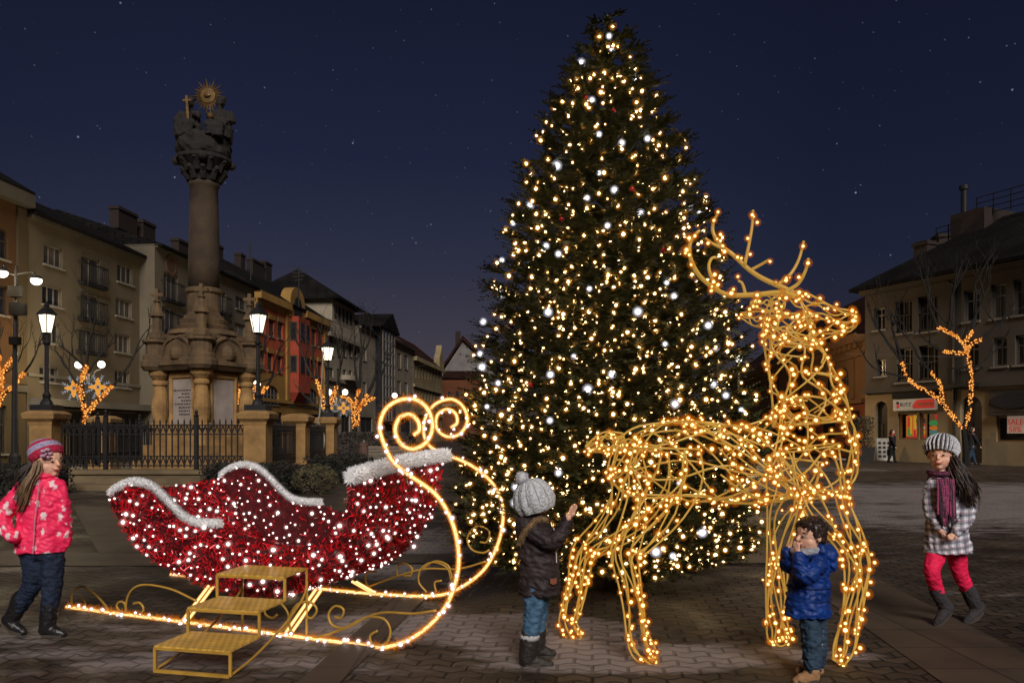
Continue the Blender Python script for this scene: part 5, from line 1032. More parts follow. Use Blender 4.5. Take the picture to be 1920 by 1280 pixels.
for k in range(3):
    a_ = o3+u2*(D_*k)+UP*(H_*(k+1)); c_ = [a_, a_+u1*W_, a_+u1*W_+u2*(D_+.03), a_+u2*(D_+.03)]; m = MB(); m.rings([c_, [p-UP*.012 for p in c_]]); m.build('tread', M_CHK, T)
    for x in (0,1): m = MB(); p = o3+u1*W_*x+u2*(D_*k+.008); m.bar(p+UP*(H_*k if k else .006), p+UP*(H_*(k+1)-.013), .016); m.build('leg', M_GOLDP, T)
    m = MB(); m.bar(a_-UP*.016+u2*.004, a_+u1*W_-UP*.016+u2*.004, .014); m.build('rail', M_GOLDP, T)
m = MB(); m.bar(o3+UP*.008, o3+u1*W_+UP*.008, .018); m.build('rail', M_GOLDP, T)
for x in (0,1):
    p = o3+u1*W_*x; m = MB(); m.tube(spline([p+u2*(D_*3)+UP*(H_*3-.02), p+u2*(D_*2.9)+UP*H_*1.9, p+u2*(D_*2.1)+UP*H_*1.05, p+u2*(D_*.9)+UP*.05, p+u2*.02+UP*.012], 6), .008, 6); m.build('brace', M_GOLDP, T)
    q = o3+u1*W_*x+u2*(D_*3); m = MB(); m.bar(q+UP*.006, q+UP*(H_*3-.013), .014); m.build('leg', M_GOLDP, T)
# ================================================================ reindeer of rope light
RY = 4.87; T = thing('reindeer', 'life-size reindeer of gold rope wire and warm bulbs standing before the fir', 'reindeer figure', (P(1340,1220,RY).x, RY, 0), 0, world=True)
M_GWIRE = mat('gold rope tube', (.36,.215,.032), rough=.35); b_ = M_GWIRE.node_tree.nodes['Principled BSDF']; b_.inputs['Emission Color'].default_value = (1,.55,.10,1); b_.inputs['Emission Strength'].default_value = .26; M_GWIRE.cycles.emission_sampling = 'NONE'
rspots = []
def form(sec, Y_=None):
    """cross-sections (px, py, radius px, lateral radius m[, Y]) -> surface function S(u, angle)"""
    sec = [tuple(q)+((Y_ or RY),) if len(q) == 4 else q for q in sec]; pl = spline(sec, 6); N_ = len(pl)
    C = [P(q[0], q[1], q[4]) for q in pl]; rv = [max(q[2],1)*q[4]/F for q in pl]; rl = [max(q[3],.003) for q in pl]
    def S(u, a):
        u = min(max(u, 0), .9999)*(N_-1); i = int(u); t = u-i; c = C[i].lerp(C[i+1], t); i0, i1 = max(i-2, 0), min(i+3, N_-1); d = C[i1]-C[i0]; d.y = 0; d.normalize(); nv = Vector((-d.z, 0, d.x)); r1 = rv[i]*(1-t)+rv[i+1]*t; r2 = rl[i]*(1-t)+rl[i+1]*t
        return c+nv*(r1*math.sin(a))+Vector((0,-1,0))*(r2*math.cos(a))
    S.len = sum((C[i+1]-C[i]).length for i in range(N_-1)); return S
def wires(S, name, nl, nz, r=.0066, u0=0., u1=1., wob=.22, seed=0, dens=8, phase=PI/2):
    rd = random.Random(seed); m = MB()
    def run(fn, n, rr):
        pts = [fn(i/n) for i in range(n+1)]; m.tube(pts, rr, 6)
        L_ = sum((pts[i+1]-pts[i]).length for i in range(n))
        for k in range(int(L_*dens+rd.random())):
            t = rd.random()*(n-.001); i = int(t); p = pts[i].lerp(pts[i+1], t-i); rspots.append((p.x+rd.uniform(-.022,.022), p.y+rd.uniform(-.022,.012), p.z+rd.uniform(-.018,.024), rd.choice((.7,.9,1,1.15))))
    for k in range(nl):
        a0 = phase+2*PI*k/nl; w1, w2 = rd.uniform(0,6), rd.uniform(1.5,3.5); am = 0 if k in (0, nl//2) else wob
        run(lambda t: S(u0+(u1-u0)*t, a0+am*math.sin(w1+w2*t*2*PI)), 26, r)
    for k in range(nz):
        ua, ub = rd.uniform(u0, u1), rd.uniform(u0, u1)
        if abs(ub-ua) < .25*(u1-u0): ub = ua+(.35 if ua < (u0+u1)/2 else -.35)*(u1-u0)
        if name in ('body', 'neck'): ub = ua+max(-.30, min(.30, ub-ua))
        aa = rd.uniform(0, 2*PI); da = rd.choice((-1,1))*rd.uniform(1.6,3.6); run(lambda t: S(ua+(ub-ua)*t, aa+da*t), 11, r*.85)
    for e in (u0, u1): run(lambda t: S(e, t*2*PI), 12, r*.9)
    return m.build(name, M_GWIRE, T, smooth=True)
torso = form([(1148,858,40,.10),(1190,866,66,.20),(1290,864,75,.26),(1390,871,73,.26),(1460,860,80,.28),(1522,838,98,.26),(1566,814,80,.18),(1594,802,28,.06)])
wires(torso, 'body', 7, 24, seed=3)
neck = form([(1524,815,74,.20),(1518,760,70,.16),(1502,705,60,.14),(1484,655,50,.12),(1476,618,46,.10),(1474,592,42,.09)]); wires(neck, 'neck', 8, 13, seed=5, u0=.08)
head = form([(1440,585,24,.05),(1462,590,42,.09),(1495,596,50,.11),(1532,601,40,.09),(1566,602,25,.06),(1592,602,20,.055),(1604,603,11,.03)]); wires(head, 'head', 8, 4, seed=8, r=.0058, dens=8)
wires(form([(1470,572,7,.02,4.80),(1440,567,15,.04,4.76),(1408,571,4,.01,4.70)]), 'ear', 4, 1, r=.0050, seed=9, dens=8); wires(form([(1462,592,7,.02,4.95),(1425,598,15,.04,5.0),(1388,590,4,.01,5.06)]), 'ear', 4, 1, r=.0050, seed=10, dens=8)
wires(form([(1168,828,16,.05),(1135,829,19,.06),(1100,841,6,.02)]), 'tail', 6, 3, r=.0055, seed=11, dens=8)
wires(form([(1222,845,60,.16,5.05),(1212,900,66,.14,5.08),(1185,958,48,.10,5.14),(1132,1004,32,.07,5.18),(1094,1036,23,.05,5.2),(1084,1090,19,.045,5.2),(1072,1140,18,.045,5.2),(1064,1165,16,.04,5.2),(1074,1186,15,.045,5.2),(1086,1195,9,.04,5.2)]), 'leg', 6, 5, r=.0058, seed=12)
wires(form([(1250,840,62,.15,4.70),(1248,892,70,.14,4.68),(1228,950,56,.11,4.68),(1192,1006,38,.08,4.67),(1172,1040,27,.055,4.66),(1180,1090,21,.05,4.65),(1188,1140,19,.05,4.65),(1193,1182,19,.05,4.65),(1204,1215,23,.06,4.65),(1219,1236,16,.055,4.65),(1226,1242,8,.04,4.65)]), 'leg', 6, 5, r=.0058, seed=13)
wires(form([(1490,860,52,.14,5.0),(1480,915,44,.11,5.02),(1468,965,30,.07,5.02),(1459,1035,21,.05,5.02),(1456,1100,20,.045,5.02),(1456,1158,19,.045,5.02),(1460,1192,21,.05,5.02),(1464,1206,13,.045,5.02)]), 'leg', 6, 4, r=.0058, seed=14)
wires(form([(1512,840,60,.15,4.68),(1526,890,54,.12,4.64),(1555,955,40,.09,4.62),(1590,1008,29,.06,4.60),(1606,1055,25,.055,4.59),(1603,1110,20,.045,4.58),(1595,1165,18,.045,4.57),(1583,1212,20,.05,4.57),(1573,1240,12,.045,4.57)]), 'leg', 6, 4, r=.0058, seed=15)
def antler(pls, name='antler'):
    m = MB()
    for pl, r0, r1 in pls:
        pts = [Vector(p) for p in spline([P(x, y, yy) for x, y, yy in pl], 7)]; n = len(pts); m.tube(pts, [r0+(r1-r0)*i/n for i in range(n)], 8); L_ = sum((pts[i+1]-pts[i]).length for i in range(n-1))
        for k in range(int(L_*14)): t = R(0,n-1.001); i = int(t); p = pts[i].lerp(pts[i+1], t-i); rspots.append((p.x+R(-.03,.03), p.y-R(.0,.03), p.z+R(-.03,.03), R(.8,1.15)))
    return m.build(name, M_GWIRE, T, smooth=True)
antler([([(1505,560,4.80),(1465,549,4.76),(1420,552,4.72),(1370,553,4.68),(1340,541,4.65),(1312,517,4.62),(1296,488,4.60),(1293,462,4.60),(1301,443,4.60),(1312,432,4.60)],.017,.009),([(1348,546,4.66),(1335,522,4.66),(1329,500,4.66),(1334,485,4.66),(1343,482,4.66)],.011,.008),([(1398,552,4.70),(1392,532,4.70),(1384,526,4.70)],.010,.007),([(1470,548,4.78),(1496,532,4.76),(1510,508,4.74),(1516,484,4.73)],.012,.008)])
antler([([(1505,558,4.93),(1470,540,4.97),(1430,522,5.02),(1403,504,5.06),(1375,478,5.10),(1350,458,5.12),(1337,435,5.14),(1338,416,5.14),(1345,402,5.14)],.017,.009),([(1358,467,5.1),(1335,456,5.1),(1322,446,5.1)],.011,.007),([(1396,498,5.06),(1404,460,5.06),(1410,425,5.06),(1412,394,5.06)],.011,.008),([(1408,506,5.05),(1425,497,5.03),(1442,487,5.0)],.010,.008),([(1458,534,4.98),(1482,514,5.0),(1498,486,5.0),(1507,452,5.0)],.012,.008)])
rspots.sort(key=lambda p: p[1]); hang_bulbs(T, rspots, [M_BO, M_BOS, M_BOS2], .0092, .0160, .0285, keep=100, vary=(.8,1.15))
# ================================================================ people
M_SKIN = mat('child skin', (.74,.43,.31), (.66,.35,.24), scale=14, rough=.5); M_EYE = mat('eye white', (.30,.28,.27), rough=.25); M_IRIS = mat('dark iris', (.02,.012,.008), rough=.2); M_LIP = mat('lips', (.40,.10,.085), rough=.4); M_BROW = mat('brow hair', (.06,.035,.02))
class Kid:
    def __init__(s, label, base, Y, fwd, hc, H):
        s.Y = Y; s.k = Y/F; s.fwd = Vector((*fwd,0)).normalized(); s.side = Vector((-s.fwd.y, s.fwd.x, 0)); s.H = H; s.hc = P(hc[0], hc[1], Y)
        s.base = P(base[0], base[1], Y); s.base.z = 0; s.m = MB(); s.label = label
    def p(s, px, py, dy=0): v = P(px, py, s.Y+dy); s_ = s.Y/(s.Y+dy) ; return Vector((v.x*s_, v.y, CH+(v.z-CH)*s_))
    def limb(s, m, pl, f=1.0, n=12):
        q = [tuple(a) for a in spline([(*s.p(x, y, dy), r*s.k*f) for x, y, dy, r in pl], 5)]
        m.tube([v[:3] for v in q], [v[3] for v in q], n); m.sphere(q[0][:3], q[0][3]*.98, n, 6); m.sphere(q[-1][:3], q[-1][3]*.98, n, 6)
    def torso(s, m, pl, f=1.0):
        q = [tuple(a) for a in spline([(*s.p(x, y, dy), rx*s.k*f, ry*s.k*f) for x, y, dy, rx, ry in pl], 4)]
        m.rings([[(v[0]+v[3]*math.cos(t*PI/10), v[1]+v[4]*math.sin(t*PI/10), v[2]) for t in range(20)] for v in q])
    def hd(s, f=0, r=0, u=0): return s.hc+s.fwd*(f*s.H)+s.side*(r*s.H)+Vector((0,0,u*s.H))
    def head(s):
        H = s.H; ax = (s.side, s.fwd, Vector((0,0,1))); m = s.m; e = lambda f, r, u, a, b, c: m.sphere(s.hd(f, r, u), (a*H, b*H, c*H), 14, 10, ax=ax)
        e(-.03,0,.10,.375,.42,.40); e(.07,0,-.16,.29,.29,.33); e(.13,.15,-.16,.15,.16,.16); e(.13,-.15,-.16,.15,.16,.16); e(.21,0,-.38,.11,.12,.10); e(.23,0,.12,.24,.14,.20)
        m.tube([s.hd(.36,0,.02), s.hd(.43,0,-.10)], [.035*H,.062*H], 8); e(.44,0,-.11,.055,.05,.045); e(.35,0,-.25,.10,.055,.06)
        for k in (-1,1): e(-.02,.375*k,-.05,.035,.075,.11)
        s.neck = s.hd(-.05,0,-.55); m.tube([s.hd(-.04,0,-.25), s.hd(-.06,0,-.62)], [.19*H,.20*H], 12)
    def hand(s, wrist, tip, up, open_=True, sc=1.0):
        """palm, four unequal bent fingers and a thumb from the side of the palm; wrist, tip: points"""
        w = Vector(wrist); d = Vector(tip)-w; L_ = d.length; d.normalize(); n_ = Vector(up); n_ = (n_-d*n_.dot(d)).normalized(); sd = d.cross(n_); m = s.m
        pc = w+d*L_*.30; m.sphere(pc, (L_*.22, L_*.30, L_*.12), 10, 7, ax=(sd, d, n_)); m.tube([w-d*L_*.25, w+d*L_*.1], L_*.15, 8)
        for i, (o, ln) in enumerate(((-.165,.44),(-.055,.52),(.055,.50),(.165,.38))):
            a_ = pc+sd*L_*o+d*L_*.22; cv = .10 if open_ else .85; e = d*(1-.2*cv)+sd*o*(1.1 if open_ else .2); b_ = a_+e.normalized()*L_*ln*.48-n_*L_*ln*.20*cv; c_ = b_+(e.normalized()*(1-1.1*cv)-n_*cv).normalized()*L_*ln*.50; m.tube([a_, b_, c_], [L_*.062, L_*.056, L_*.043], 7)
        a_ = pc-sd*L_*.20-d*L_*.06; m.tube([a_, a_-sd*L_*.13+d*L_*.16-n_*L_*.05, a_-sd*L_*.14+d*L_*.32-n_*L_*(.06 if open_ else .14)], [L_*.075, L_*.065, L_*.048], 7)
    def finish(s, vox=.0045):
        s.m2 = s.m; WORLDBASE['__new'] = tuple(s.base)
        class D: name = '__new'
        me = s.m.mesh('tmp', tuple(s.base)); o = bpy.data.objects.new('tmp', me); COL.objects.link(o); r = o.modifiers.new('r','REMESH'); r.mode = 'VOXEL'; r.voxel_size = vox; q = o.modifiers.new('s','SMOOTH'); q.iterations = 2; q.factor = .5
        dg = bpy.context.evaluated_depsgraph_get(); dg.update(); out = bpy.data.meshes.new_from_object(o.evaluated_get(dg)); bpy.data.objects.remove(o); out.materials.clear(); out.materials.append(M_SKIN); out.polygons.foreach_set('use_smooth', [True]*len(out.polygons))
        b = bpy.data.objects.new('person', out); COL.objects.link(b); b.location = s.base; WORLDBASE[b.name] = tuple(s.base); s.o = tag(b, s.label, 'person', 'children in winter clothes'); return b
    def face(s, smile=True):
        H = s.H
        for k in (-1,1):
            m = MB(); m.sphere(s.hd(.335,.145*k,.0), (.048*H,.045*H,.024*H), 10, 7, ax=(s.side, s.fwd, Vector((0,0,1)))); e = m.build('eye', M_EYE, s.o, True); m = MB(); m.sphere(s.hd(.372,.148*k,.0), (.027*H,.02*H,.026*H), 8, 6, ax=(s.side, s.fwd, Vector((0,0,1)))); m.build('iris', M_IRIS, e, True)
            m = MB(); m.tube([s.hd(.345,.075*k,.085), s.hd(.35,.15*k,.11), s.hd(.31,.22*k,.085)], [.012*H,.018*H,.008*H], 6); m.build('eyebrow', M_BROW, s.o, True)
        m = MB(); m.tube([s.hd(.335,-.125,-.215), s.hd(.395,-.05,-.262), s.hd(.405,0,-.268), s.hd(.395,.05,-.262), s.hd(.335,.125,-.215)], [.01*H,.024*H,.028*H,.024*H,.01*H], 7); m.build('lips', M_LIP, s.o, True)
    def cloth(s, name, fn, mt, amp=.006, vox=.0075, ns=13, sm=3, seed=0, st=(1,1,1)):
        m = MB(); fn(m); return organic(name, m, mt, s.o, vox, sm, amp, ns, seed, st)
    def hat(s, mats, ring, tilt=.35, ribs=0, top=.52, rad=.455, brim=-.02, n=26, slouch=0., amp=.045):
        ax_ = (Vector((0,0,1))-s.fwd*tilt).normalized(); fw = s.side.cross(ax_)*-1; fw = (s.fwd-ax_*s.fwd.dot(ax_)).normalized(); m = MB(); H = s.H; c = s.hd(-.03,0,.08); nt = 8*ribs if ribs else 28; rs = []
        prof = [(.0,.90),(.0,.95),(.03,.99),(.14,1.06)]+[(.14+(top-.14)*math.sin(t*PI/2/12), 1.12*math.cos(t*PI/2/12)**.8+.002) for t in range(1,13)]
        for h, r in prof:
            o = c+ax_*((brim+h)*H)-fw*(slouch*H*h*h); rs.append([o+(s.side*math.cos(2*PI*k/nt)+fw*(1.08*math.sin(2*PI*k/nt)))*(rad*H*r*(1+(amp*math.cos(2*PI*k/nt*ribs) if ribs else 0))) for k in range(nt)])
        for j in range(len(rs)-1):
            for k in range(nt):
                k2 = (k+1) % nt; mi = ring(j/(len(rs)-1), (2*PI*k/nt*ribs) % (2*PI) if ribs else 0); m.add([rs[j][k], rs[j][k2], rs[j+1][k2], rs[j+1][k]], [(0,1,2,3)], mi)
        bm = bmesh.new(); me = m.mesh('hat', tuple(s.base)); bm.from_mesh(me); bmesh.ops.remove_doubles(bm, verts=bm.verts, dist=1e-6); bm.to_mesh(me); bm.free()
        for x in mats: me.materials.append(x)
        me.polygons.foreach_set('use_smooth', [True]*len(me.polygons)); o = bpy.data.objects.new('knitted_hat', me); COL.objects.link(o); o.parent = s.o; WORLDBASE[o.name] = tuple(s.base); return o
    def hair(s, guides, n, mt, r=.0035, spread=.02, name='hair', wav=.005):
        m = MB(); rd = random.Random(4)
        for _ in range(n):
            g = rd.choice(guides); off = Vector((rd.gauss(0,1),rd.gauss(0,1),rd.gauss(0,.6)))*spread; pts = [Vector(v) for v in spline([s.p(*q) if not isinstance(q, Vector) else q for q in g], 4)]; N_ = len(pts); ln = rd.uniform(.75,1.0); pts = pts[:max(4, int(N_*ln))]; N_ = len(pts)
            w1, w2 = rd.uniform(0,6), rd.uniform(.3,.8); pts = [q+off*(.35+.65*i/N_)+Vector((math.sin(i*w2+w1),.5*math.sin(i*w2*1.3+w1*2),math.cos(i*w2+w1)))*wav for i, q in enumerate(pts)]; m.tube(pts, [r*(1.2-.9*i/N_) for i in range(N_)], 5)
        return m.build(name, mt, s.o, True)
def fabric(name, col, col2=None, sc=40, rough=.8, bump=.25, st=(1,1,1)): return mat(name, col, col2, scale=sc, rough=rough, bump=bump, bscale=sc*4, stretch=st, spec=.25)
def knit(name, col): return mat(name, col, tuple(c*.6 for c in col), scale=60, rough=.9, bump=.8, bscale=90)
def blotch_mat():
    m, N, L, b = new_mat('pink jacket with white feather print'); tc = N.new('ShaderNodeTexCoord'); nz = N.new('ShaderNodeTexNoise'); nz.inputs['Scale'].default_value = 26; L.new(tc.outputs['Object'], nz.inputs['Vector'])
    ad = mix(N, L, .05, tc.outputs['Object'], nz.outputs['Color'], 'ADD'); mp = N.new('ShaderNodeMapping'); mp.inputs['Scale'].default_value = (1.25,1.0,.85); mp.inputs['Rotation'].default_value = (0,.5,0); L.new(ad, mp.inputs[0])
    v = N.new('ShaderNodeTexVoronoi'); v.inputs['Scale'].default_value = 15; L.new(mp.outputs[0], v.inputs['Vector']); f = ramp(N, L, v.outputs['Distance'], [(.26,(1,1,1)),(.38,(0,0,0))]); L.new(mix(N, L, f, (.80,.018,.10), (.74,.56,.60)), b.inputs['Base Color']); b.inputs['Roughness'].default_value = .6; return m
def plaid_mat():
    m, N, L, b = new_mat('plaid wool'); tc = N.new('ShaderNodeTexCoord'); mp = N.new('ShaderNodeMapping'); mp.inputs['Rotation'].default_value = (0,.12,.6); L.new(tc.outputs['Object'], mp.inputs[0]); s = N.new('ShaderNodeSeparateXYZ'); L.new(mp.outputs[0], s.inputs[0])
    def stripe(o, per, w, ph_=0.): return math_node(N, L, 'LESS_THAN', math_node(N, L, 'FRACT', math_node(N, L, 'ADD', math_node(N, L, 'DIVIDE', o, per), ph_+20)), w)
    c = (.66,.67,.74)
    for o in (s.outputs[0], s.outputs[2]):
        for per, w, ph_, col, k in ((.045,.34,0,(.030,.032,.055),.66),(.045,.10,.55,(.30,.06,.13),.6),(.0225,.16,.3,(.12,.12,.17),.6)): c = mix(N, L, math_node(N, L, 'MULTIPLY', stripe(o, per, w, ph_), k), c, col)
    L.new(c, b.inputs['Base Color']); b.inputs['Roughness'].default_value = .85; return m
M_BOOT = mat('black boot leather', (.013,.012,.013), rough=.35, scale=10, bump=.3, bscale=40); M_BOOTG = mat('dark grey suede boot', (.035,.030,.034), rough=.9, scale=12, bump=.4); M_BOOTB = mat('brown black boot', (.022,.017,.015), rough=.6, scale=12, bump=.4); M_BOOTT = mat('tan nubuck boot', (.34,.185,.085), (.22,.115,.05), rough=.85, scale=12, bump=.4); M_SOLE = mat('rubber sole', (.05,.04,.03), rough=.8)
def boots(K, legs, mt, sole=None):
    for shaft, foot in legs:
        def fn(m): K.limb(m, shaft); K.limb(m, foot)
        b = K.cloth('boot', fn, mt, .003, .007, 20)
        m = MB(); pts = [K.p(x, y+r*.82, dy) for x, y, dy, r in foot]; pts = [Vector((p.x, p.y, max(p.z, .008))) for p in pts]; m2 = MB(); n = len(pts)
        d = (pts[-1]-pts[0]); d.z = 0; d = d.normalized() if d.length > .01 else K.fwd; sd = Vector((-d.y, d.x, 0)); ring = []
        for i, p in enumerate(pts): w = foot[i][3]*K.k*.95; ring.append((p-sd*w, p+sd*w))
        out = [a for a, _ in ring]+[c for _, c in ring[::-1]]; m.rings([[p+Vector((0,0,-.006)) for p in out], [p+Vector((0,0,.010)) for p in out]]); m.build('sole', sole or M_SOLE, b)
# ---- girl in the pink jacket
K = Kid('girl in a pink feather-print jacket and striped knitted hat, walking in dark boots', (75,1193), 5.23, (.91,-.42), (92,864), .212); K.head()
K.torso(K.m, [(84,893,0,14,13),(82,905,0,30,20),(78,960,0,34,24),(76,1010,0,38,26),(76,1040,0,36,24)])
K.limb(K.m, [(48,914,-.05,8),(26,965,-.10,8),(48,1003,-.12,6)]); K.limb(K.m, [(112,914,0,8),(120,962,0,8),(119,1016,.02,6)]); K.hand(K.p(119,1014,.02), K.p(119,1034,.01), (1,-.3,0), False); K.hand(K.p(44,998,-.12), K.p(60,1010,-.13), (0,-1,0), False)
K.limb(K.m, [(95,1030,0,16),(98,1075,0,13),(96,1110,0,11),(92,1165,0,9)]); K.limb(K.m, [(62,1030,0,16),(65,1070,0,13),(54,1102,.02,11),(22,1150,.05,9)]); K.finish(); K.face()
M_J1 = fabric('dark blue denim', (.016,.026,.055), (.009,.014,.030), 30)
def fn(m): K.limb(m, [(95,1022,0,24),(99,1060,0,21),(98,1085,0,19),(96,1110,0,17.5),(92,1152,0,14)]); K.limb(m, [(60,1022,0,25),(66,1062,0,21.5),(61,1088,.01,19),(50,1108,.025,17),(27,1142,.05,14)]); K.torso(m, [(78,1000,0,36,26),(78,1030,0,40,28),(78,1046,0,36,24)])
K.cloth('jeans', fn, M_J1, .007, .008, 16, st=(1,1,2))
boots(K, [([(93,1130,0,16),(91,1155,0,15.5),(89,1178,0,14.5)], [(84,1181,0,12),(96,1181,0,12),(110,1184,-.01,10),(121,1187,-.01,7)]), ([(32,1122,.04,16),(22,1145,.05,15.5),(13,1163,.05,14)], [(6,1164,.05,12),(18,1175,.045,12),(30,1183,.04,9.5),(38,1187,.035,7)])], M_BOOT)
M_PINK = blotch_mat()
def fn(m):
    K.torso(m, [(85,884,0,17,16),(84,896,0,22,19),(82,905,0,37,25),(80,930,0,41,30),(77,970,0,43,31),(75,1010,0,45,33),(76,1034,0,46,34)])
    K.limb(m, [(50,914,-.04,15),(34,940,-.07,15.5),(24,968,-.10,15),(38,992,-.13,13),(52,1003,-.14,11)]); K.limb(m, [(113,914,-.01,14),(120,945,-.02,13.5),(122,980,0,13),(120,1018,.01,11.5)])
J = K.cloth('jacket', fn, M_PINK, .009, .008, 14, 3, 2, (1,1,1.5))
m = MB(); m.tube([K.p(96,898,-.125), K.p(91,930,-.122), K.p(87,970,-.126), K.p(84,1032,-.13)], .0035, 5); m.build('zip', mat('pale pink zip', (.6,.25,.33)), J)
m = MB(); q = [K.p(84+19*math.cos(t*PI/9), 890-2*math.sin(t*PI/9), 17*K.k*math.sin(t*PI/9)*1.0) for t in range(18)]; m.tube(q+q[:1], .016, 8); m.build('collar', M_PINK, J, True)
M_H1, M_H2, M_H3 = knit('crimson knit', (.55,.02,.07)), knit('lavender knit', (.42,.36,.55)), knit('pale pink knit', (.60,.33,.45))
ht = K.hat([M_H1, M_H2, M_H3], lambda t, a: (0 if t < .22 else 1 if t < .42 else 0 if t < .60 else 1 if t < .8 else 2), tilt=.60, top=.72, rad=.445, slouch=.28)
m = MB(); fc = K.hd(.30,-.30,.24)
for k in range(5): a_ = k*2*PI/5; dv = K.side*math.cos(a_)*.026+Vector((0,0,1))*math.sin(a_)*.026; m.sphere(fc+dv, (.020,.020,.014), 8, 6)
m.sphere(fc+(K.fwd-K.side).normalized()*.012, .010, 8, 6); m.build('knitted_flower', M_H3, ht, True)
M_HB = mat('light brown hair', (.21,.125,.065), (.10,.055,.028), scale=40, rough=.45, stretch=(1,1,.2)); M_HD = mat('dark brown hair', (.035,.020,.014), (.016,.009,.007), scale=40, rough=.4, stretch=(1,1,.2))
K.hair([[K.hd(.02,-.33,.05), (84,884,-.09), (76,905,-.12), (66,940,-.13), (55,962,-.13)], [K.hd(-.10,-.34,0), (76,888,-.09), (66,915,-.12), (56,945,-.12)], [K.hd(-.2,-.28,0), (72,885,-.07), (60,912,-.11), (48,938,-.11)]], 110, M_HB, .0042, .013); K.hair([[K.hd(-.3,-.2,-.05), (66,882,-.05), (54,905,-.08), (44,935,-.08)], [K.hd(-.35,-.1,0), (60,872,-.02), (48,890,-.05), (40,915,-.06)], [K.hd(-.3,-.25,-.1), (70,890,-.08), (62,925,-.11), (54,950,-.11)]], 120, M_HD, .0045, .016)
# ---- girl in the plaid coat
K = Kid('girl in a plaid coat, pink tights and ribbed grey hat, running towards the reindeer', (1785,1172), 5.53, (-.62,-.78), (1764,852), .214); K.head()
K.torso(K.m, [(1768,885,0,13,12),(1771,896,0,26,20),(1772,940,0,29,22),(1775,1000,0,32,24),(1777,1034,0,32,24)])
K.limb(K.m, [(1800,908,-.05,7.5),(1802,955,-.09,7.5),(1768,990,-.17,5.5)]); K.hand(K.p(1768,990,-.17), K.p(1748,1005,-.19), (-.3,-1,.3), False); K.limb(K.m, [(1745,908,0,7),(1739,955,-.02,7),(1748,990,-.10,5.5)]); K.hand(K.p(1748,988,-.1), K.p(1753,1006,-.13), (-1,-.5,0), False)
K.limb(K.m, [(1758,1028,0,13),(1740,1063,-.06,11),(1754,1105,-.02,9),(1770,1140,0,8)]); K.limb(K.m, [(1798,1028,.04,13),(1806,1065,.05,11),(1823,1106,.08,9),(1842,1145,.10,8)]); K.finish(); K.face()
M_TIGHT = fabric('hot pink tights', (.78,.014,.085), (.60,.010,.06), 30, .7)
def fn(m): K.limb(m, [(1760,1022,0,19),(1747,1048,-.035,17),(1739,1065,-.06,14.5),(1746,1088,-.04,13),(1757,1110,-.02,11.5)]); K.limb(m, [(1796,1022,.04,20),(1803,1052,.05,17),(1808,1074,.055,14.5),(1817,1093,.065,13),(1828,1112,.08,11.5)]); K.torso(m, [(1776,1000,0,32,24),(1777,1022,0,35,25),(1778,1032,0,33,24)])
K.cloth('tights', fn, M_TIGHT, .004, .007, 22, st=(1,1,2))
boots(K, [([(1752,1103,-.02,14),(1763,1122,-.01,13),(1773,1138,0,12)], [(1778,1138,0,11),(1768,1149,-.01,10.5),(1757,1161,-.02,8.5),(1751,1169,-.02,6)]), ([(1825,1105,.08,14.5),(1836,1125,.09,13.5),(1845,1142,.10,12.5)], [(1852,1143,.10,11.5),(1842,1154,.09,11),(1829,1164,.075,8.5),(1821,1171,.07,6)])], M_BOOTG)
M_PLAID = plaid_mat()
def fn(m):
    K.torso(m, [(1768,883,0,15,14),(1769,892,0,20,18),(1772,899,0,32,24),(1772,925,0,36,28),(1772,955,0,35,28),(1774,985,0,37,29),(1776,1010,0,41,31),(1777,1035,0,45,34)])
    K.limb(m, [(1800,908,-.04,13),(1805,932,-.06,13),(1803,956,-.09,13),(1786,976,-.14,12),(1768,989,-.17,10.5)]); K.limb(m, [(1745,908,-.01,12),(1739,932,-.02,11.5),(1738,958,-.04,11),(1746,984,-.09,9.5)])
J = K.cloth('coat', fn, M_PLAID, .008, .0075, 16, 3, 5, (1,1,1.4))
M_SCA, M_SCB = knit('plum scarf yarn', (.34,.06,.15)), knit('black scarf yarn', (.06,.025,.045))
for mt, sd in ((M_SCA, 1), (M_SCB, 2)):
    m = MB(); rd = random.Random(sd)
    for k in range(7):
        a0 = rd.uniform(0,6.28); rr = 21+rd.uniform(-3,4); yy = 884+k*2.2; q = [K.p(1766+rr*math.cos(a0+t*PI/8), yy+rd.uniform(-1,1), (rr*.9)*K.k*math.sin(a0+t*PI/8)) for t in range(14)]; m.tube(q, .009, 6)
    for k in range(10): x = 1741+k*3.1+rd.uniform(-2,2); dx = rd.uniform(-3,8); q = [K.p(x,896,-.125), K.p(x+dx*.3,915,-.135), K.p(x+dx*.7,940,-.135), K.p(x+dx,955+rd.uniform(0,35),-.14)]; m.tube(spline(q, 4), .0075, 6)
    m.build('scarf', mt, K.o, True)
M_RIBL, M_RIBD = knit('pale grey rib', (.66,.66,.70)), knit('dark grey rib groove', (.035,.035,.042))
K.hat([M_RIBL, M_RIBD], lambda t, a: 1 if abs(a-PI) < 1.25 else 0, tilt=.45, ribs=24, top=.78, rad=.465, slouch=.30, brim=-.10, amp=.075)
gd = [[K.hd(-.12,.30,-.05), (1786,885,-.09), (1793,910,-.12), (1800,935,-.12), (1806,955,-.10)], [K.hd(-.25,.2,-.05), (1795,882,-.03), (1806,905,-.06), (1812,928,-.05)], [K.hd(.02,.33,-.1), (1779,890,-.11), (1785,915,-.14), (1790,945,-.13)], [K.hd(-.2,.28,0), (1790,878,-.07), (1802,900,-.09), (1816,922,-.06), (1824,930,-.04)]]
K.hair(gd, 300, M_HD, .0044, .024, wav=.011); K.hair(gd[::2], 36, mat('chestnut hair', (.10,.055,.035), (.05,.028,.018), scale=40, rough=.45), .004, .022, wav=.011)
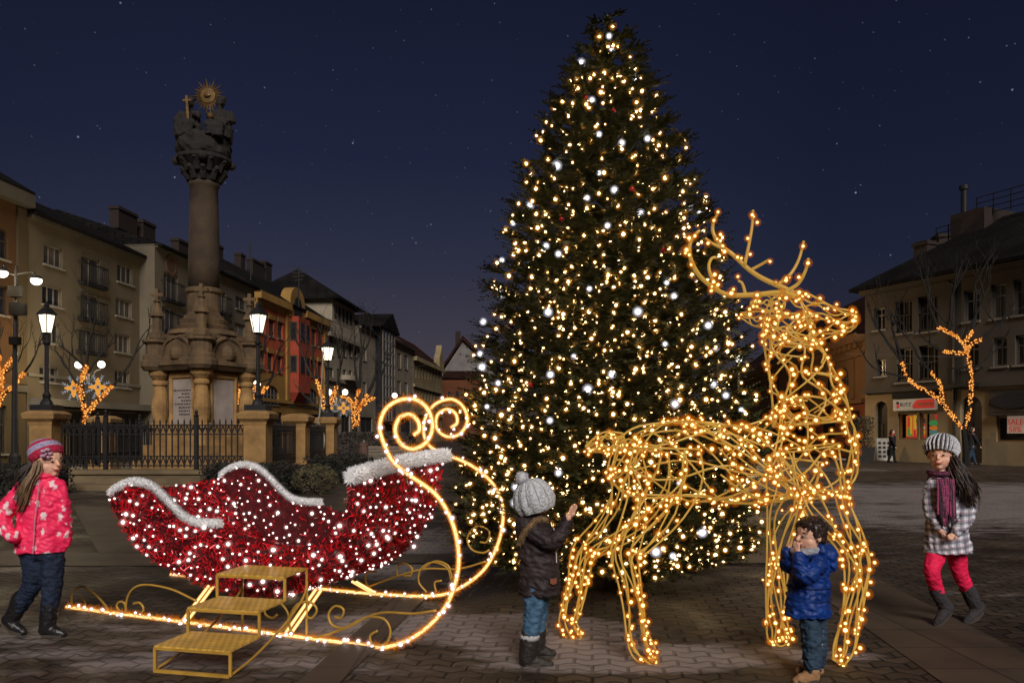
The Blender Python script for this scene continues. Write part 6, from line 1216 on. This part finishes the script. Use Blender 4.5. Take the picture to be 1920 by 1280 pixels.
# ---- child in the brown parka
K = Kid('child in a dark brown fur-hooded parka and white bobble hat, reaching out to the reindeer', (1005,1250), 4.60, (.93,.28), (1002,938), .215); K.head()
K.torso(K.m, [(1003,964,0,14,13),(1004,978,0,22,18),(1007,1030,0,28,22),(1010,1100,0,28,22)])
K.limb(K.m, [(1002,992,-.07,8),(1032,1010,-.10,8),(1060,978,-.11,6)]); K.hand(K.p(1061,977,-.11), K.p(1071,945,-.11), (.85,-.35,.1), True); K.limb(K.m, [(1018,992,.07,8),(1046,1004,.08,8),(1068,974,.06,6)]); K.hand(K.p(1068,974,.06), K.p(1082,946,.05), (.6,.3,0), True)
K.limb(K.m, [(1002,1105,-.02,14),(1000,1145,-.02,12),(992,1230,-.02,10)]); K.limb(K.m, [(1013,1105,.05,14),(1011,1145,.05,12),(1009,1222,.06,10)]); K.finish(); K.face()
M_J2 = fabric('washed blue denim', (.075,.155,.25), (.025,.06,.11), 14)
def fn(m): K.limb(m, [(1002,1098,-.02,21),(1001,1130,-.02,20),(998,1160,-.02,18),(994,1186,-.02,17)]); K.limb(m, [(1013,1098,.05,20),(1012,1140,.05,18),(1009,1186,.06,15)])
K.cloth('jeans', fn, M_J2, .007, .0075, 16, st=(1,1,2))
m = MB(); m.lathe([(.056,0),(.058,.018),(.054,.03)], 14, K.p(993,1196,-.02)); m.build('sock_cuff', mat('white sock', (.5,.48,.48)), K.o, True)
boots(K, [([(993,1188,-.02,18.5),(991,1210,-.02,18),(988,1230,-.02,17)], [(985,1237,-.02,13),(1002,1238,-.02,13),(1020,1241,-.02,10.5),(1031,1243,-.02,8)]), ([(1009,1186,.07,17),(1008,1206,.07,16.5),(1006,1222,.07,15)], [(1004,1226,.07,12),(1016,1226,.07,12),(1030,1229,.07,9.5),(1038,1230,.07,7)])], M_BOOTB)
M_PARKA = fabric('dark brown parka shell', (.034,.023,.024), (.014,.010,.011), 9, .62)
def fn(m):
    K.torso(m, [(1003,958,0,17,16),(1003,970,0,27,23),(1004,985,0,32,27),(1007,1015,0,34,28),(1010,1050,0,36,29),(1012,1085,0,38,31),(1013,1113,0,40,32)])
    K.limb(m, [(1000,992,-.07,17),(1016,1006,-.10,16.5),(1034,1010,-.115,15.5),(1050,994,-.115,13.5),(1060,980,-.11,11.5)]); K.limb(m, [(1016,992,.07,16),(1044,1004,.09,14),(1066,977,.06,11)])
J = K.cloth('parka', fn, M_PARKA, .010, .0075, 13, 3, 8, (1,1,1.6))
def fn(m): m.sphere(K.p(985,985,.0), (20*K.k,26*K.k,26*K.k), 12, 8); m.sphere(K.p(980,1000,0), (13*K.k,20*K.k,18*K.k), 12, 8)
K.cloth('hood', fn, M_PARKA, .006, .0075, 18, 3, 3)
M_FF = mat('tan fake fur', (.26,.16,.075), (.12,.07,.035), scale=50, rough=.9); M_FW = mat('white bobble yarn', (.62,.62,.64), (.4,.4,.43), scale=60, rough=.9)
def fluff(K, path, r, n, mt, name, parent):
    m = MB(); m.tube(path, r*.6, 8)
    for _ in range(n):
        t = R(0, len(path)-1.001); i = int(t); p = path[i].lerp(path[i+1], t-i); d = Vector((R(-1,1),R(-1,1),R(-1,1))).normalized(); w = d.orthogonal().normalized()*.0022; m.add([p+d*r*.5-w, p+d*r*.5+w, p+d*r*R(.9,1.35)+Vector((0,0,-.004))], [(0,1,2)])
    return m.build(name, mt, parent)
fluff(K, [Vector(v) for v in spline([K.p(1024,972,-.05), K.p(1008,970,-.085), K.p(994,980,-.105), K.p(982,996,-.10), K.p(973,1016,-.07)], 5)], .020, 1500, M_FF, 'fur_trim', J)
m = MB(); m.tube([K.p(1036,985,-.115), K.p(1040,1000,-.10), K.p(1041,1020,-.085), K.p(1042,1050,-.085)], .003, 5); m.build('zip', M_FW, J)
m = MB(); m.rings([[K.p(1036+dx*6, 1084+dz*6, -.085-t) for dx, dz in ((-1,-.8),(1,-1),(1,.5),(0,1),(-1,.5))] for t in (.0,.012)]); m.build('leather_patch', mat('rust leather patch', (.20,.06,.025)), J)
ht = K.hat([knit('white cable knit', (.60,.61,.64)), knit('grey cable knit groove', (.30,.31,.34))], lambda t, a: 1 if abs(a-PI) < .7 and t > .2 else 0, tilt=.30, ribs=11, top=.88, rad=.475, brim=-.36, amp=.05)
m = MB(); pc = K.hd(-.36,-.05,.62)
for _ in range(900): d = Vector((R(-1,1),R(-1,1),R(-1,1))).normalized(); w = d.orthogonal().normalized()*.003; m.add([pc+d*.01-w, pc+d*.01+w, pc+d*R(.036,.046)], [(0,1,2)])
m.sphere(pc, .032, 12, 8); m.build('bobble', M_FW, ht)
# ---- small boy in the blue coat
K = Kid('small dark-haired boy in a blue hooded coat and tan boots between the reindeer legs', (1515,1280), 4.32, (-.95,-.30), (1519,1003), .187); K.head()
K.torso(K.m, [(1522,1028,0,13,12),(1521,1042,0,22,18),(1518,1090,0,28,21),(1515,1150,0,28,22)])
K.limb(K.m, [(1522,1052,-.09,8),(1488,1068,-.14,8),(1481,1036,-.13,6)]); K.hand(K.p(1481,1036,-.13), K.p(1476,1008,-.125), (-.75,-.6,0), True); K.limb(K.m, [(1512,1052,.08,8),(1484,1062,.06,8),(1482,1034,.04,6)]); K.hand(K.p(1482,1034,.04), K.p(1486,1010,.03), (-1,.2,0), False)
K.limb(K.m, [(1512,1145,-.03,14),(1517,1185,-.03,12),(1518,1250,-.03,10)]); K.limb(K.m, [(1532,1145,.04,14),(1540,1185,.04,12),(1538,1255,.04,10)]); K.finish(); K.face()
M_J3 = fabric('blue grey denim', (.030,.058,.095), (.013,.026,.045), 14)
def fn(m): K.limb(m, [(1512,1150,-.02,18),(1516,1172,-.03,19),(1517,1205,-.04,18),(1518,1242,-.04,17.5)]); K.limb(m, [(1530,1138,.05,22),(1538,1175,.05,19),(1540,1210,.05,17.5),(1537,1244,.05,17)])
K.cloth('jeans', fn, M_J3, .010, .007, 18, 2, 4, (1,1,2.2))
boots(K, [([(1517,1240,-.04,13.5),(1518,1250,-.04,14.5),(1517,1260,-.04,14)], [(1521,1262,-.04,12),(1508,1264,-.05,12.5),(1494,1268,-.055,11),(1485,1270,-.06,8.5)]), ([(1537,1243,.05,13),(1537,1252,.05,14),(1534,1259,.05,13.5)], [(1540,1260,.05,12),(1526,1259,.045,12),(1512,1259,.04,10),(1503,1260,.04,8)])], M_BOOTT)
M_BLUE = fabric('royal blue coat shell', (.006,.036,.205), (.004,.020,.11), 9, .5)
def fn(m):
    K.torso(m, [(1523,1024,0,18,16),(1523,1034,0,27,22),(1522,1046,0,33,26),(1520,1070,0,36,28),(1517,1100,0,39,29.5),(1515,1122,0,40.5,31),(1514,1142,0,42,32),(1514,1154,0,43,33)])
    K.limb(m, [(1524,1052,-.09,17),(1506,1064,-.13,17),(1489,1069,-.15,16),(1482,1052,-.145,14),(1481,1038,-.13,12.5)]); K.limb(m, [(1512,1052,.08,16),(1486,1064,.07,14),(1482,1038,.045,12)])
J = K.cloth('coat', fn, M_BLUE, .010, .0072, 15, 3, 6, (1,1,1.7))
def fn(m): m.sphere(K.p(1548,1040,0), (22*K.k,27*K.k,22*K.k), 12, 8); m.sphere(K.p(1554,1056,0), (15*K.k,22*K.k,17*K.k), 12, 8); m.sphere(K.p(1536,1030,0), (16*K.k,26*K.k,15*K.k), 12, 8)
K.cloth('hood', fn, M_BLUE, .008, .0072, 16, 3, 9)
m = MB()
for y in (1098,1122): q = [K.p(1517+41.5*math.cos(t*PI/12), y, 31.5*K.k*math.sin(t*PI/12)) for t in range(24)]; m.tube(q+q[:1], .0022, 5)
m.build('seam', fabric('dark blue seam', (.004,.016,.09)), J)
m = MB(); q = [K.p(1511+23*math.cos(t*PI/8), 1031-3*math.cos(t*PI/8), 20*K.k*math.sin(t*PI/8)) for t in range(16)]; m.tube(q+q[:2], .020, 8); m.build('scarf', knit('light grey scarf wool', (.36,.36,.40)), K.o, True)
ax = (K.side, K.fwd, Vector((0,0,1)))
def fn(m):
    H = K.H; e = lambda f, r, u, a, b, c: m.sphere(K.hd(f, r, u), (a*H, b*H, c*H), 14, 10, ax=ax)
    e(-.07,0,.16,.415,.43,.40); e(-.22,0,-.06,.36,.27,.30); e(.18,.05,.33,.30,.20,.15); e(.22,-.14,.30,.16,.16,.13); e(.02,.34,.12,.09,.14,.18); e(.02,-.34,.12,.09,.14,.18)
hr = K.cloth('hair', fn, M_HD, .005, .006, 30, 2, 1)
m = MB()
for _ in range(700):
    d = Vector((R(-1,1),R(-1,1),R(.0,1))).normalized(); p = K.hd(-.07+.41*d.y, .39*d.x, .16+.38*d.z)
    if d.y > .75 and d.z < .45: continue
    t_ = (K.fwd*R(-.2,1)+K.side*R(-.8,.8)+Vector((0,0,R(-.8,.2)))).normalized(); m.tube([p, p+t_*.012+Vector((0,0,.004)), p+t_*.026], [.0022,.002,.0006], 4)
m.build('hair', M_HD, hr, True)
# ---- passers-by at the shops
def passer(label, px, py0, py1, Y, fwd, coat, legs, skin, step, group, bag=None):
    zt = P(px, py0, Y).z; bx = P(px, py1, Y).x; h = zt; f = Vector((*fwd,0)).normalized(); sd = Vector((-f.y,f.x,0)); base = Vector((bx,Y,0)); q = lambda a, b, c: base+f*a*h+sd*b*h+Vector((0,0,c*h)); m = MB()
    m.sphere(q(.01,0,.93), (.062*h,.062*h,.075*h)); m.tube([q(0,0,.9),q(0,0,.80)], .03*h, 8); m.tube([q(0,0,.82),q(0,0,.65),q(0,0,.50)], [.09*h,.08*h,.085*h], 10)
    for k in (-1,1): m.tube([q(0,.05*k,.5),q(.04*k*step,.05*k,.27),q(.10*k*step-.02,.05*k,.03)], [.055*h,.042*h,.03*h], 8); m.tube([q(-.02+.10*k*step-.02,.05*k,.02),q(.08+.10*k*step,.05*k,.018)], .02*h, 6); m.tube([q(0,.10*k,.80),q(-.06*k*step,.14*k,.62),q(.02-.10*k*step,.15*k,.47)], [.035*h,.03*h,.02*h], 8); m.sphere(q(.02-.11*k*step,.15*k,.45), .022*h)
    WORLDBASE['__b'] = tuple(base)
    class D_: pass
    o = organic('person', m, skin, None, .02, 2)
    # shift to its base
    o.data.transform(Matrix.Translation(-base)); o.location = base; WORLDBASE[o.name] = tuple(base); tag(o, label, 'person', group)
    m = MB(); m.tube([q(0,0,.85),q(0,0,.80),q(0,0,.66),q(0,0,.50),q(0,0,.40)], [.05*h,.11*h,.10*h,.105*h,.115*h], 12)
    for k in (-1,1): m.tube([q(0,.10*k,.80),q(-.06*k*step,.14*k,.62),q(.02-.10*k*step,.15*k,.48)], [.045*h,.04*h,.032*h], 8)
    organic('coat', m, coat, o, .018, 2, .01, 6); m = MB()
    for k in (-1,1): m.tube([q(0,.05*k,.48),q(.04*k*step,.05*k,.27),q(.10*k*step-.02,.05*k,.03)], [.065*h,.05*h,.04*h], 8)
    organic('trousers', m, legs, o, .018, 2); m = MB(); m.sphere(q(-.015,0,.95), (.07*h,.07*h,.07*h)); m.sphere(q(-.03,0,.90), (.065*h,.06*h,.07*h)); m.build('hair', M_HD, o, True)
    for k in (-1,1): m = MB(); m.tube([q(-.03+.10*k*step-.02,.05*k,.022),q(.085+.10*k*step,.05*k,.02)], .026*h, 6); m.build('shoe', M_BOOT, o, True)
    if bag:
        p = q(.02-.11*step,.16,.44); t = thing('shopping_bag', 'dark green bag carried by the walking woman outside the shop', 'bag', (p.x,p.y,p.z-.34), 0); m = MB(); m.box(-.13,.13,-.06,.06,0,.28); m.build('bag_body', bag, t); m = MB(); m.tube([(-.08,0,.28),(-.04,0,.36),(.04,0,.36),(.08,0,.28)], .012, 5); m.build('handle', bag, t)
    return o
M_BLK = mat('black wool', (.012,.011,.012), rough=.9); M_GR = mat('dark green bag', (.015,.06,.03), rough=.6)
w_ = passer('woman in a long black coat and red scarf walking past the lit shop windows', 1673, 806, 867, 37.0, (.8,-.5), M_BLK, M_BLK, M_SKIN, .9, 'passers-by at the corner shop', M_GR)
m = MB(); p = Vector(w_.location); hh = P(1673,806,37).z; m.lathe([(.09,.80*hh),(.11,.84*hh),(.07,.89*hh)], 10, p); m.build('scarf', mat('red scarf', (.35,.03,.02)), w_, True)
passer('person in a dark jacket and jeans striding behind the running girl', 1822, 800, 868, 34.5, (1,-.1), M_BLK, M_J3, M_SKIN, 1.3, 'passers-by at the corner shop')
